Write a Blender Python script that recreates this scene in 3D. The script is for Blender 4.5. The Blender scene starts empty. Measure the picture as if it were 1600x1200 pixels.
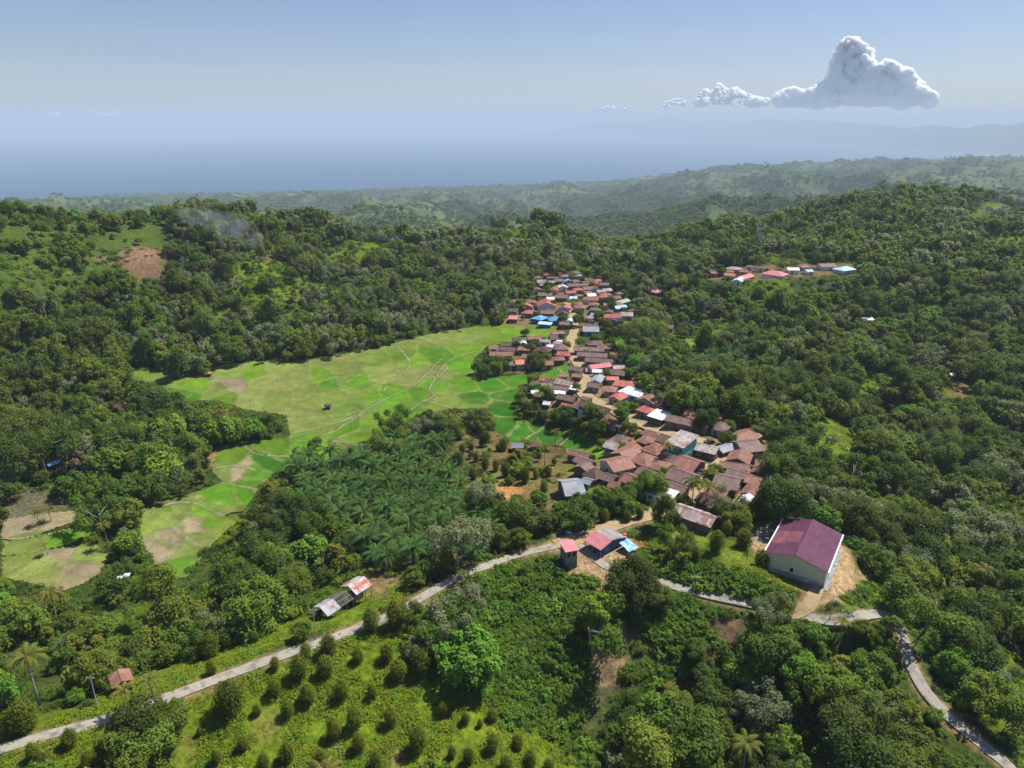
import bpy, math, random
import numpy as np
from mathutils import Vector, Matrix
R = math.radians
random.seed(7); rng = np.random.default_rng(7)
S = bpy.context.scene
COL = S.collection
# ------------------------------------------------------------------ camera
CAMZ, PITCH, FPX = 110.0, 20.0, 1111.0
cd = bpy.data.cameras.new('camera'); cam = bpy.data.objects.new('camera', cd); COL.objects.link(cam)
cam.location = (0, 0, CAMZ); cam.rotation_euler = (R(90 - PITCH), 0, 0)
cd.sensor_width = 36; cd.lens = 36 * FPX / 1600; cd.clip_start = 1; cd.clip_end = 200000
S.camera = cam
# ------------------------------------------------------------------ sky and sun
SUN_AZ, SUN_EL = 57.0, 58.0          # azimuth clockwise from the view direction (+Y)
w = bpy.data.worlds.new('World'); S.world = w; w.use_nodes = True
nt = w.node_tree; bg = nt.nodes['Background']
sky = nt.nodes.new('ShaderNodeTexSky'); sky.sky_type = 'NISHITA'; sky.sun_disc = False
sky.sun_elevation = R(SUN_EL); sky.sun_rotation = R(SUN_AZ)
sky.altitude = 400; sky.air_density = 1.0; sky.dust_density = 0.6; sky.ozone_density = 3.5
# thin high cirrus bands low over the sea
tc = nt.nodes.new('ShaderNodeTexCoord'); mp = nt.nodes.new('ShaderNodeMapping'); mp.inputs['Scale'].default_value = (1.2, 1.2, 26)
no = nt.nodes.new('ShaderNodeTexNoise'); no.inputs['Scale'].default_value = 1.6; no.inputs['Detail'].default_value = 5
rp = nt.nodes.new('ShaderNodeValToRGB'); rp.color_ramp.elements[0].position = .48; rp.color_ramp.elements[1].position = .8
sp = nt.nodes.new('ShaderNodeSeparateXYZ')
el = nt.nodes.new('ShaderNodeMapRange'); el.inputs['From Min'].default_value = .17; el.inputs['From Max'].default_value = .02
mu = nt.nodes.new('ShaderNodeMath'); mu.operation = 'MULTIPLY'
mu2 = nt.nodes.new('ShaderNodeMath'); mu2.operation = 'MULTIPLY'; mu2.inputs[1].default_value = .16
mx = nt.nodes.new('ShaderNodeMix'); mx.data_type = 'RGBA'; mx.inputs['B'].default_value = (8.0, 8.2, 9.4, 1)
ga = nt.nodes.new('ShaderNodeHueSaturation'); ga.inputs['Saturation'].default_value = 1.08; ga.inputs['Value'].default_value = 1.0
L = nt.links.new
L(tc.outputs['Generated'], mp.inputs['Vector']); L(mp.outputs['Vector'], no.inputs['Vector']); L(no.outputs['Fac'], rp.inputs['Fac'])
L(tc.outputs['Generated'], sp.inputs['Vector']); L(sp.outputs['Z'], el.inputs['Value'])
L(rp.outputs['Color'], mu.inputs[0]); L(el.outputs['Result'], mu.inputs[1]); L(mu.outputs[0], mu2.inputs[0])
tm = nt.nodes.new('ShaderNodeMix'); tm.data_type = 'RGBA'; tm.blend_type = 'MULTIPLY'; tm.inputs['Factor'].default_value = 1; tm.inputs['B'].default_value = (1.04, .95, 1.045, 1)
L(sky.outputs['Color'], ga.inputs['Color']); L(ga.outputs['Color'], tm.inputs['A']); L(tm.outputs['Result'], mx.inputs['A']); L(mu2.outputs[0], mx.inputs['Factor'])
L(mx.outputs['Result'], bg.inputs['Color']); bg.inputs['Strength'].default_value = 0.066
sd = bpy.data.lights.new('sun', 'SUN'); so = bpy.data.objects.new('sun', sd); COL.objects.link(so)
sd.energy = 5.0; sd.angle = R(.53); sd.color = (1.0, .955, .88)
az, e_ = R(SUN_AZ), R(SUN_EL)
sunv = Vector((math.sin(az) * math.cos(e_), math.cos(az) * math.cos(e_), math.sin(e_)))
so.rotation_euler = sunv.to_track_quat('Z', 'Y').to_euler()
S.view_settings.view_transform = 'Standard'; S.view_settings.look = 'None'; S.view_settings.gamma = 1
S.view_settings.exposure = 0.60
c = S.cycles
c.max_bounces = 5; c.diffuse_bounces = 2; c.glossy_bounces = 1; c.transmission_bounces = 2; c.volume_bounces = 1; c.transparent_max_bounces = 8
c.use_denoising = True; c.caustics_reflective = False; c.caustics_refractive = False; c.sample_clamp_indirect = 4
HAZE_SIGMA = 0.000078; HAZE_COL = (.615, .745, .895)
SEA = -490.0
# ------------------------------------------------------------------ pixel <-> world
cp, sn = math.cos(R(PITCH)), math.sin(R(PITCH))
def ray(u, v):
    a = (u - 800) / FPX; b = (600 - v) / FPX
    d = np.array([a, cp + b * sn, -sn + b * cp]); return d / np.linalg.norm(d)
def proj(x, y, z):
    z = np.asarray(z) - CAMZ; y = np.asarray(y); x = np.asarray(x)
    f = y * cp - z * sn; up = y * sn + z * cp
    f = np.where(f > 1e-3, f, 1e-3)
    return 800 + FPX * x / f, 600 - FPX * up / f
def at_z(u, v, z):
    d = ray(u, v); t = (z - CAMZ) / d[2]; return d[0] * t, d[1] * t
# ------------------------------------------------------------------ noise
_P = rng.random((256, 256))
def vnoise(x, y):
    xi = np.floor(x).astype(int); yi = np.floor(y).astype(int); fx = x - xi; fy = y - yi
    fx = fx * fx * (3 - 2 * fx); fy = fy * fy * (3 - 2 * fy)
    a = _P[xi & 255, yi & 255]; b = _P[(xi + 1) & 255, yi & 255]; c_ = _P[xi & 255, (yi + 1) & 255]; d = _P[(xi + 1) & 255, (yi + 1) & 255]
    return (a * (1 - fx) + b * fx) * (1 - fy) + (c_ * (1 - fx) + d * fx) * fy * 1.0
def fbm(x, y, s, o=4, g=.5):
    t = 0; a = 1; n = 0; x = np.asarray(x, float) / s; y = np.asarray(y, float) / s
    for i in range(o):
        t = t + a * (vnoise(x + 17.3 * i, y - 9.1 * i) - .5); n += a; a *= g; x = x * 2.03; y = y * 2.03
    return t / n * 2
def sstep(a, b, x):
    t = np.clip((x - a) / (b - a), 0, 1); return t * t * (3 - 2 * t)
def in_poly(x, y, P):
    P = np.asarray(P, float); x = np.asarray(x, float); y = np.asarray(y, float)
    out = np.zeros(x.shape, bool)
    x0, y0 = P.min(0); x1, y1 = P.max(0)
    m = (x >= x0) & (x <= x1) & (y >= y0) & (y <= y1)
    if not m.any(): return out
    xs, ys = x[m], y[m]; r = np.zeros(xs.shape, bool); n = len(P)
    for i in range(n):
        ax, ay = P[i]; bx, by = P[(i + 1) % n]
        if ay == by: continue
        c1 = (ay > ys) != (by > ys)
        r ^= c1 & (xs < (bx - ax) * (ys - ay) / (by - ay) + ax)
    out[m] = r; return out
def seg_dist(x, y, P):
    """distance of points to an open polyline"""
    d = np.full(np.shape(x), 1e9)
    for (ax, ay), (bx, by) in zip(P[:-1], P[1:]):
        vx, vy = bx - ax, by - ay; l2 = vx * vx + vy * vy + 1e-9
        t = np.clip(((x - ax) * vx + (y - ay) * vy) / l2, 0, 1)
        d = np.minimum(d, np.hypot(x - ax - t * vx, y - ay - t * vy))
    return d
# ------------------------------------------------------------------ object helpers
def tag(o, label=None, cat=None, group=None, kind=None):
    if label: o['label'] = label
    if cat: o['category'] = cat
    if group: o['group'] = group
    if kind: o['kind'] = kind
    return o
def empty(name, loc=(0, 0, 0), rz=0, sc=1):
    o = bpy.data.objects.new(name, None); COL.objects.link(o); o.location = loc; o.rotation_euler = (0, 0, rz)
    o.scale = (sc, sc, sc) if not hasattr(sc, '__len__') else sc; o.empty_display_size = .5
    return o
def link(name, me, parent=None, loc=(0, 0, 0), rz=0):
    o = bpy.data.objects.new(name, me); COL.objects.link(o); o.parent = parent
    o.location = loc; o.rotation_euler = (0, 0, rz); return o
def mesh_np(name, V, F, mats, midx=None, smooth=False, cols=None, tint=None):
    """V (n,3), F (m,k) equal-sized faces or list of such arrays"""
    me = bpy.data.meshes.new(name); V = np.asarray(V, np.float32)
    Fs = F if isinstance(F, list) else [F]
    me.vertices.add(len(V)); me.vertices.foreach_set('co', V.ravel())
    idx = np.concatenate([np.asarray(f, np.int32).ravel() for f in Fs]); tot = np.concatenate([np.full(len(f), np.asarray(f).shape[1], np.int32) for f in Fs])
    st = np.concatenate([[0], np.cumsum(tot)[:-1]]).astype(np.int32)
    me.loops.add(len(idx)); me.loops.foreach_set('vertex_index', idx)
    me.polygons.add(len(tot)); me.polygons.foreach_set('loop_start', st); me.polygons.foreach_set('loop_total', tot)
    if midx is not None: me.polygons.foreach_set('material_index', np.asarray(midx, np.int32))
    me.polygons.foreach_set('use_smooth', np.full(len(tot), smooth))
    for m in (mats if isinstance(mats, (list, tuple)) else [mats]): me.materials.append(m)
    if cols is not None:
        a = me.color_attributes.new('cover', 'FLOAT_COLOR', 'POINT'); cc = np.ones((len(V), 4), np.float32); cc[:, :3] = cols
        a.data.foreach_set('color', cc.ravel())
    if tint is not None:
        a = me.attributes.new('tint', 'FLOAT', 'POINT'); a.data.foreach_set('value', np.asarray(tint, np.float32))
    me.update(calc_edges=True); me.validate(); return me
class MB:
    """collects boxes, polygons and tubes into one mesh"""
    def __init__(s): s.v = []; s.f = []; s.m = []
    def poly(s, pts, m=0):
        n = len(s.v); s.v += [tuple(p) for p in pts]; s.f.append(list(range(n, n + len(pts)))); s.m.append(m)
    def box(s, x0, x1, y0, y1, z0, z1, m=0):
        n = len(s.v); s.v += [(x, y, z) for z in (z0, z1) for y in (y0, y1) for x in (x0, x1)]
        for f in ((0, 2, 3, 1), (4, 5, 7, 6), (0, 1, 5, 4), (2, 6, 7, 3), (0, 4, 6, 2), (1, 3, 7, 5)): s.f.append([n + i for i in f]); s.m.append(m)
    def slab(s, pts, th, m=0):
        """polygon with thickness th downwards"""
        n = len(pts); k = len(s.v); s.v += [tuple(p) for p in pts] + [(p[0], p[1], p[2] - th) for p in pts]
        s.f.append([k + i for i in range(n)]); s.m.append(m); s.f.append([k + n + i for i in reversed(range(n))]); s.m.append(m)
        for i in range(n): j = (i + 1) % n; s.f.append([k + i, k + n + i, k + n + j, k + j]); s.m.append(m)
    def tube(s, pts, rad, seg=6, m=0):
        pts = [Vector(p) for p in pts]; rings = []
        if not hasattr(rad, '__len__'): rad = [rad] * len(pts)
        for i, p in enumerate(pts):
            d = (pts[min(i + 1, len(pts) - 1)] - pts[max(i - 1, 0)]).normalized()
            a = d.orthogonal().normalized() if abs(d.z) < .95 else Vector((1, 0, 0)); b = d.cross(a).normalized(); a = b.cross(d)
            k = len(s.v); s.v += [tuple(p + (a * math.cos(t) + b * math.sin(t)) * rad[i]) for t in [2 * math.pi * q / seg for q in range(seg)]]; rings.append(k)
        for r0, r1 in zip(rings[:-1], rings[1:]):
            for q in range(seg): s.f.append([r0 + q, r0 + (q + 1) % seg, r1 + (q + 1) % seg, r1 + q]); s.m.append(m)
        s.f.append([rings[-1] + q for q in range(seg)]); s.m.append(m); s.f.append([rings[0] + q for q in reversed(range(seg))]); s.m.append(m)
    def mesh(s, name, mats, smooth=False):
        me = bpy.data.meshes.new(name); me.from_pydata(s.v, [], s.f)
        for m in (mats if isinstance(mats, (list, tuple)) else [mats]): me.materials.append(m)
        me.polygons.foreach_set('material_index', s.m); me.polygons.foreach_set('use_smooth', [smooth] * len(s.f)); me.update(); return me
    def build(s, name, mats, parent=None, smooth=False): return link(name, s.mesh(name, mats, smooth), parent)
ORD = ['', 'first', 'second', 'third', 'fourth', 'fifth', 'sixth', 'seventh', 'eighth', 'ninth', 'tenth', 'eleventh', 'twelfth', 'thirteenth', 'fourteenth', 'fifteenth', 'sixteenth', 'seventeenth', 'eighteenth', 'nineteenth', 'twentieth']
def ordn(k): return ORD[k] if k < len(ORD) else 'number %d' % k
# ------------------------------------------------------------------ materials
def newmat(name):
    m = bpy.data.materials.new(name); m.use_nodes = True; n = m.node_tree
    return m, n, n.nodes['Principled BSDF']
def nd(n, t, **k):
    o = n.nodes.new(t)
    for a, b in k.items():
        if a in o.inputs: o.inputs[a].default_value = b
        else: setattr(o, a, b)
    return o
def noise(n, scale, detail=4, vec=None, rough=.55):
    t = nd(n, 'ShaderNodeTexNoise'); t.inputs['Scale'].default_value = scale; t.inputs['Detail'].default_value = detail; t.inputs['Roughness'].default_value = rough
    if vec is not None: n.links.new(vec, t.inputs['Vector'])
    return t.outputs['Fac']
def ramp(n, fac, stops):
    r = nd(n, 'ShaderNodeValToRGB'); e = r.color_ramp.elements
    while len(e) < len(stops): e.new(.5)
    for q, (p, c_) in zip(e, stops): q.position = p; q.color = (*c_, 1) if len(c_) == 3 else c_
    n.links.new(fac, r.inputs['Fac']); return r.outputs['Color']
def mixc(n, fac, a, b, mode='MIX'):
    m = nd(n, 'ShaderNodeMix'); m.data_type = 'RGBA'; m.blend_type = mode
    for s, val in (('Factor', fac), ('A', a), ('B', b)):
        if isinstance(val, (int, float)): m.inputs[s].default_value = val
        elif isinstance(val, tuple): m.inputs[s].default_value = (*val[:3], 1)
        else: n.links.new(val, m.inputs[s])
    return m.outputs['Result']
def objco(n): return nd(n, 'ShaderNodeTexCoord').outputs['Object']
def simple(name, col, rough=.8, var=.25, scale=1.5, metal=0):
    m, n, b = newmat(name); co = objco(n)
    f = noise(n, scale, 5, co); d = tuple(x * (1 - var) for x in col); l = tuple(min(1, x * (1 + var)) for x in col)
    n.links.new(ramp(n, f, [(.3, d), (.7, l)]), b.inputs['Base Color']); b.inputs['Roughness'].default_value = rough; b.inputs['Metallic'].default_value = metal
    b.inputs['Specular IOR Level'].default_value = .3
    return m
def leafmat(name, dark, light, hue=.03, trans=.22, rnd=.6):
    """leaf colour from a per-leaf tint and a per-tree random"""
    m, n, b = newmat(name)
    at = nd(n, 'ShaderNodeAttribute'); at.attribute_name = 'tint'
    oi = nd(n, 'ShaderNodeObjectInfo')
    ml = nd(n, 'ShaderNodeMath', operation='MULTIPLY_ADD'); n.links.new(oi.outputs['Random'], ml.inputs[0]); ml.inputs[1].default_value = rnd
    m2 = nd(n, 'ShaderNodeMath', operation='MULTIPLY'); n.links.new(at.outputs['Fac'], m2.inputs[0]); m2.inputs[1].default_value = 1 - rnd
    n.links.new(m2.outputs[0], ml.inputs[2])
    col = ramp(n, ml.outputs[0], [(.05, dark), (.95, light)])
    hs = nd(n, 'ShaderNodeHueSaturation'); n.links.new(col, hs.inputs['Color'])
    mr = nd(n, 'ShaderNodeMath', operation='FRACT'); m3 = nd(n, 'ShaderNodeMath', operation='MULTIPLY'); n.links.new(oi.outputs['Random'], m3.inputs[0]); m3.inputs[1].default_value = 7.31; n.links.new(m3.outputs[0], mr.inputs[0])
    h = nd(n, 'ShaderNodeMapRange'); n.links.new(mr.outputs[0], h.inputs['Value']); h.inputs['To Min'].default_value = .5 - hue; h.inputs['To Max'].default_value = .5 + hue * .5
    n.links.new(h.outputs['Result'], hs.inputs['Hue'])
    n.links.new(hs.outputs['Color'], b.inputs['Base Color']); b.inputs['Roughness'].default_value = .65; b.inputs['Specular IOR Level'].default_value = .14
    tr = nd(n, 'ShaderNodeBsdfTranslucent'); lt = mixc(n, .6, hs.outputs['Color'], (light[0] * 1.3, light[1] * 1.4, light[2] * .6)); n.links.new(lt, tr.inputs['Color'])
    mx_ = nd(n, 'ShaderNodeMixShader'); mx_.inputs['Fac'].default_value = trans
    n.links.new(b.outputs[0], mx_.inputs[1]); n.links.new(tr.outputs[0], mx_.inputs[2]); n.links.new(mx_.outputs[0], n.nodes['Material Output'].inputs['Surface'])
    return m
LEAF = dict(
    dark=leafmat('leaf_dark', (.028, .058, .010), (.120, .180, .026), trans=.36),
    mid=leafmat('leaf_mid', (.050, .095, .012), (.185, .260, .028), trans=.36),
    grey=leafmat('leaf_grey', (.105, .132, .062), (.235, .275, .135), trans=.36),
    bright=leafmat('leaf_bright', (.060, .140, .012), (.160, .280, .024)),
    yellow=leafmat('leaf_yellow', (.085, .110, .010), (.230, .230, .028)),
    dry=leafmat('leaf_dry', (.110, .090, .050), (.21, .17, .10)),
    palm=leafmat('leaf_palm', (.012, .040, .009), (.100, .200, .034), trans=.2, rnd=.35),
    coco=leafmat('leaf_coco', (.060, .085, .012), (.190, .190, .030), trans=.25),
    vine=leafmat('leaf_vine', (.028, .075, .007), (.110, .205, .015), rnd=.4),
    grass=leafmat('leaf_grass', (.115, .170, .006), (.205, .270, .012), rnd=.45),
)
BARK = simple('bark', (.16, .13, .10), .9, .4, 3)
BARK_PALE = simple('bark_pale', (.30, .27, .23), .9, .3, 3)
# terrain: land-cover colour with leaf-scale mottling
def ground_mat(name='ground', mott=.5, bump=.5, sc=.5):
    m, n, b = newmat(name); at = nd(n, 'ShaderNodeAttribute'); at.attribute_name = 'cover'; co = objco(n)
    f = noise(n, sc, 6, co, .7); f2 = noise(n, sc * .14, 5, co)
    g = ramp(n, f, [(.32, (1 - mott,) * 3), (.68, (1 + mott * .75,) * 3)]); g2 = ramp(n, f2, [(.3, (.78,) * 3), (.7, (1.2,) * 3)])
    c1 = mixc(n, 1.0, at.outputs['Color'], g, 'MULTIPLY'); c2 = mixc(n, 1.0, c1, g2, 'MULTIPLY')
    n.links.new(c2, b.inputs['Base Color']); b.inputs['Roughness'].default_value = 1.0; b.inputs['Specular IOR Level'].default_value = .03
    bp = nd(n, 'ShaderNodeBump'); bp.inputs['Strength'].default_value = bump; bp.inputs['Distance'].default_value = .6; n.links.new(f, bp.inputs['Height']); n.links.new(bp.outputs[0], b.inputs['Normal'])
    return m
GROUND = ground_mat('ground', .6, .8, .7); PADDY = ground_mat('paddy', .30, .25, 1.2)
FARHILL = simple('far_hill', (.016, .026, .024), .95, .4, .002)
m, n, b = newmat('sea'); SEAMAT = m; co = objco(n)
mpn = nd(n, 'ShaderNodeMapping'); n.links.new(co, mpn.inputs['Vector']); mpn.inputs['Scale'].default_value = (.00022, .0011, 1)
n.links.new(ramp(n, noise(n, 1.0, 6, mpn.outputs[0]), [(.35, (.002, .040, .105)), (.7, (.010, .075, .165))]), b.inputs['Base Color']); b.inputs['Roughness'].default_value = .45; b.inputs['Specular IOR Level'].default_value = .35
def surf(name, a, b_, scale=.6, stretch=(1, 1, 1), rough=.9, bump=.2, c3=None):
    m, n, b = newmat(name); co = objco(n); mpn = nd(n, 'ShaderNodeMapping'); n.links.new(co, mpn.inputs['Vector']); mpn.inputs['Scale'].default_value = stretch
    f = noise(n, scale, 8, mpn.outputs[0], .65); st = [(.3, a), (.7, b_)]
    if c3: st = [(.3, a), (.55, b_), (.72, c3)]
    n.links.new(ramp(n, f, st), b.inputs['Base Color']); b.inputs['Roughness'].default_value = rough; b.inputs['Specular IOR Level'].default_value = .2
    bp = nd(n, 'ShaderNodeBump'); bp.inputs['Strength'].default_value = bump; bp.inputs['Distance'].default_value = .1; n.links.new(f, bp.inputs['Height']); n.links.new(bp.outputs[0], b.inputs['Normal'])
    return m
ROAD = surf('concrete_road', (.13, .12, .095), (.31, .285, .23), .5, c3=(.21, .185, .145))
DIRT = surf('dirt_road', (.22, .155, .075), (.34, .26, .145), .3, c3=(.29, .21, .11))
TRACKM = surf('earth_bank', (.36, .27, .14), (.50, .40, .24), .3)
CONC = surf('bare_concrete', (.16, .17, .18), (.30, .30, .30), .7)
def roofmat(name, base, alt, rust=(.20, .085, .05), amt=.5, rough=.55, metal=0.0):
    """corrugated sheets: each sheet its own tone, rust in streaks down the slope"""
    m, n, b = newmat(name); co = objco(n); oi = nd(n, 'ShaderNodeObjectInfo')
    sx = nd(n, 'ShaderNodeSeparateXYZ'); n.links.new(co, sx.inputs[0])
    cb = nd(n, 'ShaderNodeCombineXYZ')
    for ax, k in (('X', 1.1), ('Y', .45)):
        q = nd(n, 'ShaderNodeMath', operation='MULTIPLY'); n.links.new(sx.outputs[ax], q.inputs[0]); q.inputs[1].default_value = k
        fl = nd(n, 'ShaderNodeMath', operation='FLOOR'); n.links.new(q.outputs[0], fl.inputs[0]); n.links.new(fl.outputs[0], cb.inputs[ax])
    n.links.new(oi.outputs['Random'], cb.inputs['Z'])
    wn = nd(n, 'ShaderNodeTexWhiteNoise'); wn.noise_dimensions = '3D'; n.links.new(cb.outputs[0], wn.inputs['Vector'])
    sheet = mixc(n, wn.outputs['Value'], base, alt)
    sc = nd(n, 'ShaderNodeVectorMath', operation='ADD'); n.links.new(co, sc.inputs[0]); cr = nd(n, 'ShaderNodeCombineXYZ')
    q = nd(n, 'ShaderNodeMath', operation='MULTIPLY'); n.links.new(oi.outputs['Random'], q.inputs[0]); q.inputs[1].default_value = 60; n.links.new(q.outputs[0], cr.inputs['X']); n.links.new(cr.outputs[0], sc.inputs[1])
    f = noise(n, .45, 6, sc.outputs[0], .7); k = ramp(n, f, [(.62 - .3 * amt, (0, 0, 0)), (.72 - .18 * amt, (1, 1, 1))])
    q = mixc(n, k, sheet, rust)
    hs = nd(n, 'ShaderNodeHueSaturation'); n.links.new(q, hs.inputs['Color']); mr = nd(n, 'ShaderNodeMapRange'); n.links.new(oi.outputs['Random'], mr.inputs['Value']); mr.inputs['To Min'].default_value = .8; mr.inputs['To Max'].default_value = 1.2; n.links.new(mr.outputs[0], hs.inputs['Value'])
    n.links.new(hs.outputs['Color'], b.inputs['Base Color']); b.inputs['Roughness'].default_value = rough; b.inputs['Metallic'].default_value = metal; b.inputs['Specular IOR Level'].default_value = .15
    wv = nd(n, 'ShaderNodeTexWave'); wv.inputs['Scale'].default_value = 1.6; n.links.new(co, wv.inputs['Vector'])
    bp = nd(n, 'ShaderNodeBump'); bp.inputs['Strength'].default_value = .35; bp.inputs['Distance'].default_value = .05; n.links.new(wv.outputs['Fac'], bp.inputs['Height']); n.links.new(bp.outputs[0], b.inputs['Normal'])
    return m
ROOF = dict(
    brown=roofmat('roof_brown', (0.110, 0.069, 0.063), (0.163, 0.110, 0.101), (0.182, 0.089, 0.063), .35),
    dark=roofmat('roof_dark', (0.074, 0.041, 0.037), (0.118, 0.067, 0.059), (0.096, 0.044, 0.037), .4),
    rust=roofmat('roof_rust', (0.182, 0.086, 0.063), (0.258, 0.139, 0.109), (0.213, 0.081, 0.050), .5),
    pale=roofmat('roof_pale', (0.237, 0.207, 0.200), (0.340, 0.318, 0.311), (0.192, 0.104, 0.081), .45),
    red=roofmat('roof_red', (0.281, 0.081, 0.067), (0.370, 0.126, 0.096), (0.244, 0.074, 0.059), .3),
    orange=roofmat('roof_orange', (0.429, 0.141, 0.089), (0.503, 0.178, 0.118), (0.333, 0.096, 0.059), .1),
    pink=roofmat('roof_pink', (0.444, 0.148, 0.155), (0.503, 0.192, 0.200), (0.370, 0.126, 0.126), .2),
    white=roofmat('roof_white', (0.527, 0.544, 0.570), (0.646, 0.663, 0.697), (0.425, 0.425, 0.425), .1),
    grey=roofmat('roof_grey', (0.178, 0.200, 0.229), (0.252, 0.274, 0.303), (0.163, 0.148, 0.148), .2),
    blue=roofmat('roof_blue', (0.089, 0.222, 0.407), (0.148, 0.296, 0.488), (0.111, 0.222, 0.370), .1),
    aqua=roofmat('roof_aqua', (0.297, 0.468, 0.561), (0.383, 0.535, 0.612), (0.340, 0.425, 0.468), .1),
    green=roofmat('roof_green', (0.222, 0.333, 0.266), (0.296, 0.385, 0.311), (0.259, 0.296, 0.259), .1),
    plum=roofmat('roof_plum', (.098, .028, .064), (.132, .042, .084), (.150, .062, .085), .12),
    stripe=roofmat('roof_stripe', (0.163, 0.067, 0.052), (0.370, 0.326, 0.311), (0.185, 0.074, 0.059), .1),
)
WALL = dict(
    cream=simple('wall_cream', (.62, .55, .38), .9, .12), white=simple('wall_white', (.66, .66, .64), .9, .12),
    wood=simple('wall_wood', (.17, .125, .09), .9, .35, 2), grey=simple('wall_grey', (.30, .31, .32), .9, .2),
    blue=simple('wall_blue', (.06, .16, .36), .8, .2), teal=simple('wall_teal', (.12, .42, .36), .8, .15), dark=simple('wall_dark', (.07, .06, .055), .9, .3, 2))
GLASS = simple('window_dark', (.025, .03, .035), .25, .2)
FRAME = simple('window_frame_paint', (.45, .40, .33), .7, .15)
DOORM = simple('door_wood', (.12, .07, .045), .7, .25)
METAL = simple('grey_metal', (.33, .35, .37), .5, .2)
WHITEP = simple('white_paint', (.75, .75, .74), .6, .06)
TIMBER = simple('weathered_timber', (.30, .27, .24), .9, .3, 4)
BLUETARP = surf('blue_tarp', (.05, .20, .55), (.25, .48, .80), .6, rough=.4, c3=(.5, .65, .82))
# ------------------------------------------------------------------ terrain control points: (u, v, z)
CPX = [(0,1175,2),(150,1130,2),(285,1082,2),(430,1032,2),(500,1008,2),(640,950,1),(740,900,1),(860,858,0),(940,828,0),(1040,800,0),
 (300,1190,-3),(500,1190,-6),(500,1090,-2),(620,1010,0),(700,1100,-5),(800,1190,-8),(620,1150,-6),(720,1000,-2),
 (800,960,-4),(860,1060,-10),(900,1180,-17),(930,980,-4),(940,1050,-10),(960,1120,-15),(1010,1190,-20),(985,960,-3),(930,940,-2),
 (1050,960,-3.5),(1080,1040,-10),(1090,1110,-15),(1180,1010,-5),(1180,1100,-13),(1180,1190,-19),(1110,960,-3),(1230,985,-3),
 (1010,905,-1),(1110,930,-1),(1230,958,-1),(1320,972,-2),(1370,958,-3),(1410,1000,-5),(1430,1060,-7),(1480,1120,-9),(1570,1195,-11),
 (1330,1020,-6),(1320,1120,-12),(1400,1180,-14),(1500,1010,-13),(1590,1050,-16),(1590,1180,-12),
 (1040,840,1),(1120,860,3),(1190,880,3),(1110,825,1),(1240,920,0),(1290,930,-.5),(1250,860,0),(1310,900,-.5),(1350,900,-3.5),(1200,825,0),(1225,885,0),(1300,850,0),(1215,845,0),
 (1420,900,-13),(1500,850,-24),(1590,900,-27),(1350,800,-13),(1400,720,-24),(1590,700,-32),(1590,800,-32),(1280,775,-9),(1240,700,-8),(1290,690,-8),(1480,640,-26),
 (930,905,-1),(885,890,-1),(1000,870,0),
 (1100,700,0),(1150,790,0),(1190,750,-2),(1050,740,0),(1000,700,-2),(950,740,-3),(930,650,-6),(980,630,-5),(890,600,-9),(900,560,-10),(900,520,-11),(890,470,-8),(870,440,-4),(950,480,-8),(840,480,-10),
 (820,560,-12),(780,560,-13),(850,625,-11),(1100,650,-1),
 (300,580,-14),(450,590,-14.5),(600,560,-14),(750,530,-13.5),(820,520,-13),(700,600,-14.5),(550,650,-15),(460,720,-16),(850,600,-13),(780,660,-14),(880,670,-13),(930,700,-12),(380,770,-17),
 (260,840,-18),(300,810,-18),(60,820,-17),(100,880,-18),(20,890,-18),(230,585,-14),(350,570,-14),(520,560,-14),
 (500,740,-12),(560,720,-13),(640,720,-11),(700,760,-9),(600,800,-9),(700,850,-5),(520,860,-10),(430,830,-14),(440,930,-9),(760,700,-11),(830,730,-9),(800,780,-6),(870,790,-3),(870,720,-10),
 (560,930,-3),(300,970,-12),(200,950,-15),(50,950,-16),(50,1050,-7),(200,1050,-4),(380,990,-5),
 (0,700,-12),(100,700,-14),(0,600,-3),(100,600,-8),(0,500,22),(100,500,12),(0,430,40),(100,420,30),(60,350,46),(0,342,50),(180,350,41),(200,410,27),(250,480,5),(250,345,41),(320,335,44),(400,352,36),(300,420,20),(300,520,-6),
 (400,460,4),(400,530,-11),(500,480,-2),(500,400,10),(480,360,20),(560,368,16),(620,375,11),(700,378,6),(600,440,-2),(750,470,-9),(700,500,-13),(750,400,0),(800,360,8),(860,358,10),(850,400,2),(920,385,-4),(960,400,-22),
 (1000,480,-12),(1000,420,-14),(1040,390,-18),(1060,380,-5),(1100,362,2),(1180,362,2),(1100,430,0),(1200,428,5),(1320,420,5),(1250,352,9),(1320,332,15),(1400,315,24),(1460,305,28),(1530,310,25),(1590,345,6),(1400,380,12),(1500,400,8),(1590,420,2),
 (1100,500,-11),(1200,480,-6),(1200,600,-13),(1300,560,-12),(1060,545,-11),(980,545,-12),(1000,590,-8),(1100,600,-6),(1350,480,-6),(1500,520,-14),(1590,560,-18),(1420,580,-20),(1150,640,-3)]
CWX = [(-420,800,-30),(-500,600,20),(-300,900,-60),(-100,950,-60),(80,960,-45),(-60,1300,-110),(300,1400,-120),(-500,1300,-130),(130,850,-28),(200,1100,-85),
 (600,1300,-60),(900,1200,-50),(500,1500,-90),(1000,1700,-80),(1300,1300,-60),(-800,1000,-60),(-900,500,40),(-500,250,5),(-300,120,0),(-400,400,35),(900,600,-10),(700,350,-35),(450,150,-28),(800,1120,-45),(600,1150,-25),(260,1050,-70),(340,1060,-60),(430,1080,-50),(510,1130,-40),(-260,690,-8),(-350,665,2),(-170,710,-10),(-60,800,-25),
 (0,60,-14),(100,60,-27),(-100,60,-2),(-100,20,0),(100,20,-30),(0,-40,-15),(300,60,-24),(-300,20,0),(400,-20,-30),(60,85,-22),(0,85,-10)]
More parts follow.
